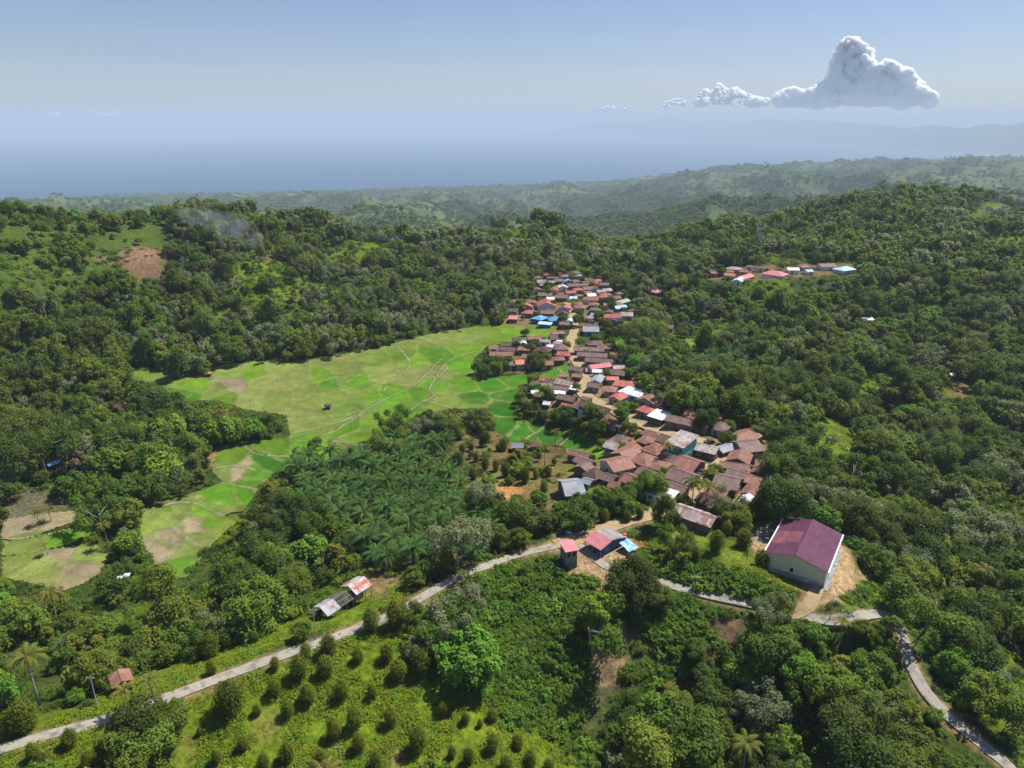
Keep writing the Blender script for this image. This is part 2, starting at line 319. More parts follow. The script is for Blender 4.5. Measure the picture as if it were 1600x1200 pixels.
CPF = [(800,350,-150),(800,335,-185),(800,312,-235),(700,345,-160),(600,340,-165),(600,315,-240),(450,325,-200),(1000,360,-130),(1000,335,-160),(1000,310,-185),(950,295,-240),
 (1100,300,-150),(1100,278,-170),(1200,300,-110),(1200,275,-125),(1350,275,-110),(1350,262,-125),(1500,270,-90),(1500,257,-110),(1600,270,-80),(1600,254,-100),(300,318,-255),(200,318,-262),(500,310,-262),
 (280,306,-284),(150,309,-284),(450,302,-284),(640,297,-284),(860,290,-282),(1000,284,-272),
 (280,300,-302),(150,303,-302),(60,315,-300),(450,295,-302),(640,291,-302),(860,283.5,-303),(1050,271,-306)]
CWF = [(0,8500,-340),(-3000,7000,-330),(-4000,3500,-300),(-2200,2200,-200),(2500,9000,-340),(4500,9000,-330),(1500,6800,-310),(3500,6500,-270),(5500,6000,-220),(3000,3500,-110),(2200,2200,-90),(-1800,1500,-80),(6000,8500,-300),(800,6600,-312)]
pts = []
CPF = [(u, v, 110 + (z - 110) * 1.5) for u, v, z in CPF]; CWF = [(x * 1.5, y * 1.5, 110 + (z - 110) * 1.5) for x, y, z in CWF]
for u, v, z in CPX + CPF:
    x, y = at_z(u, v, z); pts.append((x, y, z))
pts += CWX + CWF
pts = np.array(pts, float)
def qc(x, y): return np.stack([np.arctan2(x, y + 60), np.log(np.hypot(x, y + 60))], -1)
def kern(r2): return np.sqrt(r2 + .02 ** 2)
Q = qc(pts[:, 0], pts[:, 1]); D2 = ((Q[:, None] - Q[None]) ** 2).sum(-1)
n_ = len(pts); A = np.zeros((n_ + 3, n_ + 3)); A[:n_, :n_] = -kern(D2) + np.eye(n_) * -.004; A[:n_, n_] = 1; A[n_, :n_] = 1; A[:n_, n_ + 1:] = Q; A[n_ + 1:, :n_] = Q.T
wts = np.linalg.solve(A, np.concatenate([pts[:, 2], [0, 0, 0]]))
def H0(x, y):
    sh = np.shape(x); q = qc(np.ravel(x), np.ravel(y)); out = np.empty(len(q))
    for i in range(0, len(q), 40000):
        qq = q[i:i + 40000]; d = ((qq[:, None] - Q[None]) ** 2).sum(-1); out[i:i + 40000] = -kern(d) @ wts[:n_] + wts[n_] + qq @ wts[n_ + 1:]
    return out.reshape(sh)
# polar grid
TH = 78.0; NT, NR = 860, 1000; R0, R1 = 22.0, 14000.0
th = np.radians(np.linspace(-TH, TH, NT)); lr = np.linspace(math.log(R0), math.log(R1), NR); rr = np.exp(lr)
GX = rr[:, None] * np.sin(th)[None]; GY = rr[:, None] * np.cos(th)[None] 
# coarse evaluation then refine
ci = np.linspace(0, NR - 1, 320); cj = np.linspace(0, NT - 1, 290)
cr_ = np.exp(np.interp(ci, np.arange(NR), lr)); ct_ = np.interp(cj, np.arange(NT), th)
Hc = H0(cr_[:, None] * np.sin(ct_)[None], cr_[:, None] * np.cos(ct_)[None])
def bil(G, fi, fj):
    fi = np.clip(fi, 0, G.shape[0] - 1.001); fj = np.clip(fj, 0, G.shape[1] - 1.001); i = fi.astype(int); j = fj.astype(int); a = fi - i; b = fj - j
    return G[i, j] * (1 - a) * (1 - b) + G[i + 1, j] * a * (1 - b) + G[i, j + 1] * (1 - a) * b + G[i + 1, j + 1] * a * b
HG = bil(Hc, np.arange(NR)[:, None] * 319 / (NR - 1) + np.zeros((1, NT)), np.arange(NT)[None] * 289 / (NT - 1) + np.zeros((NR, 1)))
def height(x, y):
    x = np.asarray(x, float); y = np.asarray(y, float)
    fi = (np.log(np.maximum(np.hypot(x, y), R0)) - lr[0]) / (lr[-1] - lr[0]) * (NR - 1); fj = (np.arctan2(x, y) + R(TH)) / (2 * R(TH)) * (NT - 1)
    return bil(HG, fi, fj)
TT = np.exp(np.linspace(math.log(60), math.log(13500), 1600))
def cast(u, v, off=0.0):
    d = ray(u, v); X = d[0] * TT; Y = d[1] * TT; Z = CAMZ + d[2] * TT; g = Z - height(X, Y) - off
    k = np.argmax(g < 0)
    if g[k] >= 0: k = len(TT) - 1
    k = max(k, 1); t = g[k - 1] / (g[k - 1] - g[k] + 1e-9); T = TT[k - 1] + (TT[k] - TT[k - 1]) * min(max(t, 0), 1)
    return d[0] * T, d[1] * T
def castpoly(P, step=0): return np.array([cast(u, v) for u, v in P])
def densify(P, st):
    out = [P[0]]
    for a, b in zip(P[:-1], P[1:]):
        n = max(1, int(math.hypot(b[0] - a[0], b[1] - a[1]) / st)); out += [(a[0] + (b[0] - a[0]) * i / n, a[1] + (b[1] - a[1]) * i / n) for i in range(1, n + 1)]
    return out
def spline(P, st):
    P = [P[0]] + list(P) + [P[-1]]; out = []
    for i in range(1, len(P) - 2):
        p0, p1, p2, p3 = [np.array(q, float) for q in P[i - 1:i + 3]]; n = max(2, int(np.linalg.norm(p2 - p1) / st))
        for k in range(n):
            t = k / n; out.append(tuple(.5 * (2 * p1 + (p2 - p0) * t + (2 * p0 - 5 * p1 + 4 * p2 - p3) * t * t + (3 * p1 - p0 - 3 * p2 + p3) * t ** 3)))
    out.append(tuple(P[-2])); return out
# ------------------------------------------------------------------ roads (pixels traced along their middles)
ROADS = [
 ('concrete_road', 'concrete', 2.7, [(-60,1192),(0,1172),(70,1150),(150,1130),(230,1103),(285,1082),(350,1057),(430,1028),(500,1004),(560,982),(620,958),(680,921),(720,899),(760,884),(810,866),(860,855),(900,845)]),
 ('concrete_road', 'concrete', 2.7, [(892,847),(920,864),(945,884),(975,895),(1010,903),(1060,918),(1110,931),(1160,941),(1200,952),(1240,962),(1290,970),(1330,969),(1362,957),(1385,960),(1402,978),(1410,1000),(1420,1030),(1432,1060),(1455,1092),(1482,1120),(1520,1152),(1570,1192),(1600,1225)]),
 ('dirt_road', 'dirt', 5.4, [(870,853),(905,842),(940,828),(980,815),(1020,804),(1058,788),(1078,774),(1094,754),(1108,738),(1120,720),(1125,707),(1112,697),(1086,685),(1050,679),(1027,673),(995,659),(962,643),(938,631),(923,620),(910,611),(912,600),(919,588),(915,577),(905,570),(898,560),(891,550),(890,540),(893,530),(899,520),(898,505),(888,488),(884,470)]),
 ('dirt_track', 'dirt', 3.4, [(1235,961),(1262,950),(1275,935),(1278,920)]),
]
ROADW = []
for nm, kd, wd, P in ROADS:
    W = [cast(u, v) for u, v in densify(P, 12)]; ROADW.append(spline([W[i] for i in range(0, len(W), 2)] + [W[-1]], 1.5))
RICE_PX = [(195,580),(250,573),(262,592),(310,592),(345,570),(395,563),(440,568),(520,556),(590,543),(680,520),(740,510),(800,507),(872,510),(868,532),(830,537),(790,535),(760,545),(742,560),(740,584),(775,588),(850,583),(885,566),(898,588),(850,596),(812,602),(803,640),(812,657),(860,664),(905,676),(955,690),(935,722),(900,722),(880,700),(850,695),(800,690),(770,672),(765,640),(700,640),(640,655),(612,668),(600,692),(560,708),(500,724),(430,740),(400,772),(380,800),(352,806),(372,815),(330,855),(290,905),(250,905),(235,872),(216,845),(218,795),(300,770),(345,755),(328,735),(340,702),(378,690),(452,684),(445,650),(380,640),(340,627),(262,628),(250,600),(205,592)]
RICE2 = [[(0,812),(60,802),(128,796),(122,815),(60,838),(40,846),(0,846)],[(0,846),(60,838),(165,812),(190,818),(110,852),(50,867),(0,870)],[(0,870),(70,860),(150,848),(176,870),(150,905),(100,925),(20,908),(0,905)],
 [(935,540),(975,528),(1000,530),(990,556),(950,562),(938,552)],[(1018,528),(1100,530),(1095,545),(1030,548)],[(1250,455),(1262,455),(1262,462),(1250,462)]]
RICEW = castpoly(RICE_PX); RICE2W = [castpoly(p) for p in RICE2]
# relief noise, calm along roads, paddies and the village
HOUSE_ZONES = [[(925,700),(990,690),(1040,650),(1110,655),(1195,690),(1205,760),(1175,800),(1110,830),(1040,800),(900,765),(900,720)],
 [(830,600),(900,590),(960,590),(1005,600),(1010,620),(1040,645),(1000,680),(930,665),(850,640),(825,615)],
 [(755,555),(790,535),(870,525),(895,540),(940,530),(975,560),(960,590),(880,575),(830,580),(760,580)],
 [(785,505),(800,470),(850,430),(930,430),(985,470),(995,505),(930,525),(880,510),(800,508)],
 [(1105,440),(1110,415),(1180,412),(1250,410),(1340,405),(1340,430),(1180,440)],
 [(1170,815),(1210,805),(1315,830),(1320,950),(1250,955),(1170,860)],[(865,840),(910,835),(970,815),(1000,835),(1010,880),(900,900),(870,890)],
 [(485,940),(500,910),(560,890),(590,925),(510,960)]]
HZW = [castpoly(p) for p in HOUSE_ZONES]
dmin = np.full(GX.shape, 1e9); near = (rr < 900)
sub = np.zeros_like(GX, bool); sub[near] = True
xs, ys = GX[near], GY[near]; calm = np.ones(xs.shape)
for W in ROADW:
    calm = np.minimum(calm, sstep(3, 16, seg_dist(xs, ys, W[::6] + [W[-1]])))
for Pz in [RICEW] + RICE2W + HZW:
    calm = np.minimum(calm, np.where(in_poly(xs, ys, Pz), 0, sstep(0, 10, seg_dist(xs, ys, np.vstack([Pz, Pz[:1]])))))
CALM = np.ones_like(GX); CALM[near] = calm
RG = np.hypot(GX, GY)
HG = HG + CALM * (fbm(GX, GY, 34, 3) * 3.2 * sstep(150, 500, RG) + fbm(GX, GY, 14, 3) * 1.0)
# ridged relief that grows with distance: spurs and gullies
def ridged(x, y, s, o=4):
    t = 0; a = 1; nn = 0; x = x / s; y = y / s
    for i in range(o):
        v = 1 - np.abs(2 * vnoise(x + 31 * i, y + 7 * i) - 1); t = t + a * v * v; nn += a; a *= .5; x = x * 2.1 + .7 * y; y = y * 2.1 - .3 * x
    return t / nn
wr = sstep(1000, 2200, RG) * sstep(SEA - 3, SEA + 75, HG)
HG = HG + wr * ((ridged(GX, GY, 820) - .42) * 150 + (ridged(GX + 900, GY, 260, 3) - .45) * 72)
wn_ = sstep(330, 520, RG) * (1 - sstep(1100, 1700, RG)) * CALM
HG = HG + wn_ * (ridged(GX, GY, 110, 3) - .45) * 12

# level pad under the big hall
HALLC = np.array((72.6, 155.4)); HALLYAW = R(-33); HALLW, HALLD = 14.6, 20.0
hx_, hy_ = math.cos(HALLYAW), math.sin(HALLYAW); lx = (GX - HALLC[0]) * hx_ + (GY - HALLC[1]) * hy_; ly = -(GX - HALLC[0]) * hy_ + (GY - HALLC[1]) * hx_
dpad = np.maximum(np.maximum(np.abs(lx) - HALLW / 2, 0), np.maximum(np.maximum(-ly, ly - HALLD), 0)); kpad = 1 - sstep(1.5, 7, dpad); HG = HG * (1 - kpad) + 0.0 * kpad
# ------------------------------------------------------------------ land cover (pixels -> plan polygons -> colour of the ground)
C_FLOOR = np.array((.050, .072, .016)); C_GRASS = np.array((.110, .160, .011)); C_SCRUB = np.array((.055, .085, .014)); C_EARTH = np.array((.23, .15, .075))
C_SAND = np.array((.36, .25, .13)); C_TAN = np.array((.22, .18, .115)); C_OCHRE = np.array((.38, .20, .07)); C_RED = np.array((.20, .115, .075)); C_GRAVEL = np.array((.28, .255, .21)); C_DRY = np.array((.22, .20, .08))
ORCH = [(-80,1230),(-60,1200),(0,1182),(150,1140),(230,1112),(290,1090),(430,1038),(500,1013),(560,992),(640,965),(690,935),(700,985),(715,1040),(735,1085),(850,1130),(930,1240)]
VERGE = [(150,1125),(285,1075),(350,1045),(490,990),(620,945),(640,915),(590,905),(560,935),(500,965),(430,975),(300,1035),(200,1060),(120,1120)]
VERGE_L = [(-80,1200),(0,1165),(70,1140),(150,1118),(110,1100),(0,1140),(-80,1160)]
SLOPE_G = [(1010,850),(1020,815),(1100,815),(1180,825),(1170,860),(1205,875),(1262,915),(1245,945),(1220,920),(1130,898),(1040,880)]
CLEAR_R = [(1278,650),(1300,655),(1345,680),(1325,720),(1280,735),(1255,700)]
EDGE_R = [(1300,960),(1330,920),(1380,900),(1400,950),(1370,950),(1320,965)]
HILL_L = [(-60,470),(-60,330),(60,325),(250,330),(270,390),(200,420),(160,470),(90,480),(40,520),(-60,520)]
MIXED = [(700,672),(715,640),(770,655),(800,690),(870,700),(905,735),(880,790),(850,820),(800,835),(775,800),(730,770),(705,720)]
PALMZ = [(440,745),(470,728),(540,715),(600,692),(640,680),(700,692),(715,740),(735,790),(780,830),(775,865),(700,888),(640,895),(590,890),(560,860),(520,830),(470,800)]
PALM2 = [(1050,575),(1070,553),(1130,553),(1195,575),(1190,600),(1120,603),(1060,595)]
VINE = [(735,910),(800,885),(870,885),(925,910),(935,955),(885,1000),(905,1060),(910,1130),(850,1145),(770,1120),(722,1040),(705,960)]
VINE2 = [(1000,858),(1050,870),(1110,886),(1180,908),(1225,932),(1235,942),(1190,942),(1110,920),(1010,892)]
VINE3 = [(985,925),(1080,930),(1100,985),(1060,1060),(1040,1010),(1000,985)]
COVER = [  # polygon, colour, softness metres, blend
 (HILL_L, C_SCRUB * 1.15, 14, .9), (ORCH, C_GRASS, 1.5, 1), (VERGE, C_GRASS * 1.05, 2.5, .9), (VERGE_L, C_GRASS, 2, .8), (SLOPE_G, C_GRASS * .95 + C_DRY * .12, 3, .9),
 (CLEAR_R, C_GRASS, 3, .9), (EDGE_R, C_GRASS, 4, .8), (MIXED, C_EARTH * .75, 5, .7), (PALMZ, C_SCRUB * .8, 4, .8), (VINE, C_SCRUB, 3, .9), (VINE2, C_SCRUB, 3, .9), (VINE3, C_SCRUB, 3, .9),
 ([(925,700),(960,690),(1000,640),(1040,655),(1115,655),(1195,690),(1205,760),(1172,800),(1110,815),(1040,800),(1000,775),(915,762),(900,735)], C_EARTH, 3, .9),
 ([(850,602),(905,595),(960,600),(1040,645),(1050,675),(1000,690),(960,665),(900,640),(850,640)], C_EARTH, 3, .8),
 ([(985,672),(1005,668),(1018,690),(1005,705),(990,700)], C_OCHRE * 1.15, 1.5, .9), ([(985,645),(1010,638),(1030,660),(1010,668)], C_OCHRE, 1.5, .9),
 ([(1070,708),(1100,705),(1112,715),(1095,735),(1072,722)], C_SAND, 1.5, .9),
 ([(780,560),(800,545),(870,535),(945,545),(975,580),(920,590),(860,572),(800,575)], C_EARTH * .85, 4, .7),
 ([(790,500),(815,480),(850,435),(930,435),(980,480),(985,505),(920,515),(870,508)], C_EARTH * .9, 4, .7), ([(780,508),(800,488),(835,503),(835,510)], C_EARTH, 3, .9),
 ([(1105,440),(1110,420),(1180,415),(1250,412),(1335,412),(1335,428),(1180,438)], C_EARTH * .8, 4, .7),
 ([(1168,822),(1214,812),(1205,850),(1192,862),(1170,838)], C_GRAVEL, 1.5, 1), ([(1172,845),(1200,850),(1203,872),(1180,870)], C_SAND, 1.5, .9),
 ([(1296,838),(1322,858),(1342,900),(1332,925),(1310,945),(1285,948),(1255,958),(1240,955),(1268,935),(1280,918),(1210,880),(1290,910)], C_SAND, 1.8, 1),
 ([(1340,885),(1352,890),(1358,900),(1345,905)], C_SAND, 1.5, .8),
 ([(1230,955),(1250,930),(1262,915),(1268,922),(1262,945),(1245,960)], C_OCHRE, .8, .9),
 ([(868,888),(885,872),(905,850),(935,845),(985,840),(1000,848),(1015,868),(995,880),(960,885),(950,905),(938,925),(930,958),(920,955),(928,915),(905,905),(870,905)], C_SAND, 1.2, 1),
 ([(900,850),(925,848),(960,880),(955,895),(920,880)], C_GRAVEL, 1.5, .9), ([(985,838),(1012,842),(1018,858),(1005,868),(988,855)], C_OCHRE * .6, .8, .9),
 ([(858,835),(890,828),(892,838),(865,843)], C_TAN, 1, .9),
 ([(922,950),(945,940),(950,975),(980,975),(985,1000),(980,1050),(955,1075),(930,1080),(928,1020)], C_SAND * .85, 1.5, .9),
 ([(925,1075),(960,1070),(955,1110),(930,1130),(905,1120)], C_TAN * .8, 3, .7),
 ([(1002,1000),(1022,998),(1028,1025),(1005,1030)], C_EARTH, 1.5, .9), ([(1070,1000),(1090,990),(1130,1010),(1115,1050),(1085,1085),(1050,1120),(1045,1100),(1062,1050)], C_EARTH * .7, 3, .85),
 ([(1110,960),(1150,965),(1190,1000),(1160,1020),(1120,1000)], C_RED, 3, .8),
 ([(772,758),(812,757),(816,768),(800,785),(778,780)], C_OCHRE, 1.2, 1), ([(580,890),(600,895),(640,905),(625,935),(575,925)], C_EARTH, 2, .8),
 ([(145,400),(200,385),(268,388),(262,428),(215,442),(165,412)], C_RED, 6, .9), ([(395,395),(425,380),(445,400),(410,410)], C_RED * .9, 6, .7), ([(395,325),(440,335),(430,352),(395,345)], C_EARTH * .7, 8, .7),
 ([(255,600),(300,585),(350,585),(330,596),(262,600)], C_DRY, 3, .8), ([(450,520),(480,515),(480,530),(450,530)], C_EARTH, 3, .8),
 ([(330,705),(375,688),(378,700),(345,725),(330,728)], C_EARTH * 1.1, 1.5, .95), ([(0,790),(20,770),(110,770),(130,795),(60,802),(0,812)], C_TAN * .7, 4, .6),
 ([(1165,705),(1195,700),(1200,730),(1180,740)], C_TAN * .7, 3, .7), ([(1480,600),(1510,590),(1520,612),(1500,625)], C_RED, 4, .8), ([(1360,955),(1372,955),(1372,965),(1360,965)], C_GRAVEL * 1.2, 1, .9),
 ([(1210,1210),(1240,1180),(1290,1185),(1330,1210)], C_EARTH, 2, .8), ([(1575,1120),(1600,1110),(1610,1150),(1585,1150)], C_RED, 2, .8),
]
fx, fy = GX.ravel(), GY.ravel(); fr = RG.ravel()
n1 = fbm(fx, fy, 22, 5); n2 = fbm(fx + 500, fy, 9, 4); n3 = fbm(fx, fy + 900, 130, 4)
cov = C_FLOOR[None] * (1 + .35 * n2[:, None]) + np.clip(n1 - .28, 0, 1)[:, None] * 1.8 * (C_EARTH - C_FLOOR)[None] * .6
gp_ = sstep(.26, .42, fbm(fx, fy, 45, 3))[:, None]; cov = cov * (1 - gp_) + gp_ * C_GRASS * .85 * (1 + .4 * n2[:, None])
cov = cov + sstep(.1, .5, n3)[:, None] * (C_SCRUB - C_FLOOR)[None] * .8
# far land: pale pasture on spurs, dark woods in gullies
far = sstep(1100, 1700, fr)[:, None]; nf = fbm(fx, fy, 560, 5); nf2 = fbm(fx + 3000, fy, 110, 4)
pas = sstep(-.12, .22, nf * .7 + nf2 * .6)[:, None]; flat = sstep(SEA + 45, SEA + 16, HG.ravel())[:, None]
cf = (1 - pas) * np.array((.040, .068, .030)) + pas * np.array((.095, .130, .050)); cf = cf * (1 - .5 * flat) + .5 * flat * (np.array((.17, .16, .10)) * sstep(-.2, .3, nf2)[:, None] + np.array((.05, .08, .04)) * (1 - sstep(-.2, .3, nf2)[:, None]))
cov = cov * (1 - far) + cf * far
COVW = []
for P, colr, soft, bl in COVER:
    W = castpoly(densify(P + [P[0]], 30)[:-1]); COVW.append(W); x0, y0 = W.min(0) - soft * 2 - 4; x1, y1 = W.max(0) + soft * 2 + 4
    m_ = (fx > x0) & (fx < x1) & (fy > y0) & (fy < y1)
    if not m_.any(): continue
    X, Y = fx[m_], fy[m_]; d = seg_dist(X, Y, np.vstack([W, W[:1]])); d = np.where(in_poly(X, Y, W), -d, d) + n2[m_] * soft * 1.6
    a = (1 - sstep(-soft, soft, d))[:, None] * bl; v = 1 + .22 * n2[m_][:, None] + .15 * n1[m_][:, None]
    cov[m_] = cov[m_] * (1 - a) + a * colr[None] * v
# the orchard is dappled with dry grass and scraped earth
W = castpoly(ORCH); m_ = in_poly(fx, fy, W) | in_poly(fx, fy, castpoly(SLOPE_G)); dd = .8 * sstep(.22, .6, fbm(fx[m_] - 70, fy[m_], 9, 5))[:, None]
cov[m_] = cov[m_] * (1 - dd) + dd * np.array((.20, .16, .05)); dd = .8 * sstep(.42, .7, fbm(fx[m_] + 90, fy[m_], 6, 4))[:, None]; cov[m_] = cov[m_] * (1 - dd) + dd * C_EARTH * .9
kr = fr < 420; X, Y = fx[kr], fy[kr]
for (nm, kd, wd, P_), W in zip(ROADS, ROADW):
    d = seg_dist(X, Y, W[::3] + [W[-1]]) + n2[kr] * 1.2; a = (1 - sstep(wd * .5 + .2, wd * .5 + 1.9, d))[:, None] * .75; cov[kr] = cov[kr] * (1 - a) + a * (C_EARTH * 1.1 if kd == 'concrete' else C_SAND * .8) * (1 + .3 * n2[kr][:, None])
cov = np.clip(cov, .01, .8)
ii, jj = np.meshgrid(np.arange(NR - 1), np.arange(NT - 1), indexing='ij'); a = (ii * NT + jj).ravel()
F = np.stack([a, a + 1, a + NT + 1, a + NT], 1)[:, ::-1]
V = np.stack([fx, fy, HG.ravel()], 1)
ctr = len(V); V = np.vstack([V, [[0, 0, float(H0(0., 5.))]]]); F3 = np.array([[ctr, j + 1, j] for j in range(NT - 1)])[:, ::-1]
me = mesh_np('terrain', V, [F, F3], GROUND, smooth=True, cols=np.vstack([cov, [C_GRASS]]))
tag(link('terrain', me), kind='structure')
# ------------------------------------------------------------------ sea and the mountains over the bay
SD = 46500.0
mb = MB(); 
sx_ = np.linspace(-SD, SD, 40); sy_ = np.linspace(500, SD, 30); V = np.array([(x, y, SEA) for y in sy_ for x in sx_]); ii, jj = np.meshgrid(np.arange(29), np.arange(39), indexing='ij'); a = (ii * 40 + jj).ravel()
# keep a round rim so that the horizon stays level
rad = np.hypot(V[:, 0], V[:, 1]); V[:, 0] *= np.minimum(1, SD / np.maximum(rad, 1)); V[:, 1] *= np.minimum(1, SD / np.maximum(rad, 1))
tag(link('sea', mesh_np('sea', V, np.stack([a, a + 1, a + 41, a + 40], 1), SEAMAT)), kind='structure')
prof = [(770,211.5),(820,210),(860,204),(900,199),(920,193),(960,189),(1000,186),(1045,183),(1070,187),(1110,189),(1150,190),(1180,187),(1215,185.5),(1250,189),(1300,193),(1350,196),(1400,198),(1450,197),(1500,194),(1560,191),(1620,189),(1750,187),(1900,190),(2300,195)]
base = [(770,213.5),(820,215),(900,216.5),(1000,218),(1100,220),(1200,222),(1300,226),(1400,231),(1480,236),(1560,240),(1620,244),(1750,252),(1900,258),(2300,270)]
us = np.linspace(770, 2300, 520); pv = np.interp(us, *zip(*prof)); bv = np.interp(us, *zip(*base)); NRW = 60
VV = []
for k in range(NRW):
    t = k / (NRW - 1)
    for q in range(len(us)):
        d0 = ray(us[q], bv[q]); T0 = (SEA - CAMZ) / d0[2]; bx, by = d0[0] * T0, d0[1] * T0
        d1 = ray(us[q], pv[q]); g1 = math.hypot(d1[0], d1[1]); rb = math.hypot(bx, by); rt = rb * 1.16
        r_ = rb + (rt - rb) * t * 1.6; ux, uy = bx / rb, by / rb; zt = CAMZ + d1[2] / g1 * rt
        VV.append((ux * r_, uy * r_, zt, t * 1.6))
VV = np.array(VV); t = VV[:, 3]; shp = np.where(t < 1, sstep(0, 1.05, t) , sstep(1.6, .95, t)); hh = (VV[:, 2] - SEA) * shp
hh = hh * (.80 + .42 * ridged(VV[:, 0], VV[:, 1], 2600, 5) * (t > .02)) * np.where(abs(t - 1) < .06, 1, 1)
VV[:, 2] = SEA - 6 + hh; a = (np.arange(NRW - 1)[:, None] * len(us) + np.arange(len(us) - 1)[None]).ravel()
tag(link('mountains', mesh_np('mountains', VV[:, :3], np.stack([a, a + 1, a + len(us) + 1, a + len(us)], 1), FARHILL, smooth=True)), kind='structure')
# ------------------------------------------------------------------ roads
def ribbon(name, W, wd, mat, lift=.16, jit=.0):
    W = np.array(W); T = np.gradient(W, axis=0); T /= np.linalg.norm(T, axis=1)[:, None] + 1e-9; N = np.stack([-T[:, 1], T[:, 0]], 1)
    K = 5; rows = []
    wj = wd / 2 * (1 + jit * fbm(np.arange(len(W)) * 1.5, np.zeros(len(W)) + wd, 9, 3))
    hz = height(W[:, 0], W[:, 1])
    for k in range(K):
        o = -1 + 2 * k / (K - 1); P = W + N * (o * wj)[:, None]; z = np.maximum(height(P[:, 0], P[:, 1]), hz * .7 + .3 * height(P[:, 0], P[:, 1])) + lift - (.0 if 0 < k < K - 1 else .03); rows.append(np.column_stack([P, z]))
    for o in (rows[-1], rows[0]): q = o.copy(); q[:, 2] -= .7; rows.append(q)
    n = len(W); Vr = np.vstack(rows); F = []
    for k in range(K - 1): F.append(np.stack([np.arange(n - 1) + k * n, np.arange(n - 1) + 1 + k * n, np.arange(n - 1) + 1 + (k + 1) * n, np.arange(n - 1) + (k + 1) * n], 1))
    for a_, b_ in ((K - 1, K), (K + 1, 0)): F.append(np.stack([np.arange(n - 1) + a_ * n, np.arange(n - 1) + 1 + a_ * n, np.arange(n - 1) + 1 + b_ * n, np.arange(n - 1) + b_ * n], 1))
    o = link(name, mesh_np(name, Vr, np.vstack(F)[:, ::-1], mat)); tag(o, kind='structure'); return o
for i, (nm, kd, wd, P) in enumerate(ROADS): ribbon(nm, ROADW[i], wd, ROAD if kd == 'concrete' else DIRT, .16 + .03 * i, .10 if kd == 'concrete' else .3)
# ------------------------------------------------------------------ paddies: one sheet, parcels from traced seeds, bunds as raised earth
GB, GD, GL, GP, BT, GM = (.068,.175,.009), (.034,.125,.007), (.112,.200,.016), (.148,.186,.042), (.25,.205,.125), (.098,.185,.013)
SEEDS = [(225,578,GM),(300,605,GM),(340,610,GP),(230,600,GP),(356,605,BT),(410,600,GP),(370,578,GP),(345,625,GM),(290,617,GB),(395,580,GM),(440,578,GP),(455,590,GP),(480,610,GL),(430,625,GL),(390,632,GP),(500,590,GM),(525,575,GP),(540,590,GP),(510,600,GD),(560,600,GB),(590,560,GM),(620,555,GM),(650,570,GM),(600,580,GP),(640,590,GP),(690,560,GB),(690,585,GP),
 (480,628,GL),(520,628,GB),(470,655,GP),(500,665,GL),(530,645,GB),(460,668,GP),(480,690,GB),(540,668,GB),(440,705,GM),(420,725,GD),(400,742,GB),(500,705,GL),(560,690,GL),(550,700,GP),(600,640,GB),(620,620,GB),(570,615,GM),(660,620,GB),(640,640,GB),(680,605,GB),(720,540,GM),(760,525,GM),(820,520,GM),(850,525,GM),(720,570,GB),(720,600,GB),(740,625,GD),(700,630,GL),(770,605,GD),(790,620,GD),(780,640,GD),(800,595,GB),(860,585,GB),(740,640,GB),(790,665,GD),(850,675,GD),(905,690,GD),(925,710,GM),(810,675,GD),(830,510,GM),(590,660,GL),
 (360,720,GL),(350,742,GP),(375,738,BT),(340,775,GB),(390,760,GB),(270,790,GP),(255,810,GP),(320,800,GL),(320,815,GL),(265,840,BT),(245,860,BT),(295,845,GP),(300,825,BT),(270,890,GB),(262,795,GL),
 (30,820,BT),(90,808,BT),(90,843,GB),(150,825,GB),(30,858,GP),(80,875,BT),(140,865,GP),(60,895,GP),(120,900,BT),(960,545,GM),(985,540,GB),(1060,538,GM)]
SD_ = np.array([cast(u, v) for u, v, c_ in SEEDS]); SC = np.array([c_ for u, v, c_ in SEEDS])
BARE_S = (SC[:, 0] > SC[:, 1])
TRACKS = [  # pale footpaths on the larger bunds
 [(440,662),(455,684),(500,668),(545,655),(600,625),(650,600),(690,560)],[(452,690),(490,688),(530,670),(560,650),(570,648),(562,642),(540,650)],
 [(700,575),(675,600),(672,612),(680,618),(655,632),(620,655)],[(755,548),(720,555),(695,570),(675,600)],[(620,540),(640,565),(635,580),(610,597),(595,620)],
 [(420,800),(445,800)],[(380,760),(430,772)],[(345,755),(395,765),(400,775)],[(218,800),(260,790),(300,785),(350,808)],[(270,825),(300,848),(315,855)],[(330,735),(365,728),(400,735)],[(375,690),(400,710),(460,715),(500,725)],
 [(660,626),(720,642),(760,655)],[(752,600),(758,585)],[(865,568),(895,602)],[(815,690),(860,662)],[(872,698),(910,668)],[(520,690),(600,700)],[(0,845),(60,838),(170,812)]]
TRW = [np.array([cast(u, v) for u, v in spline(t, 14)]) for t in TRACKS]
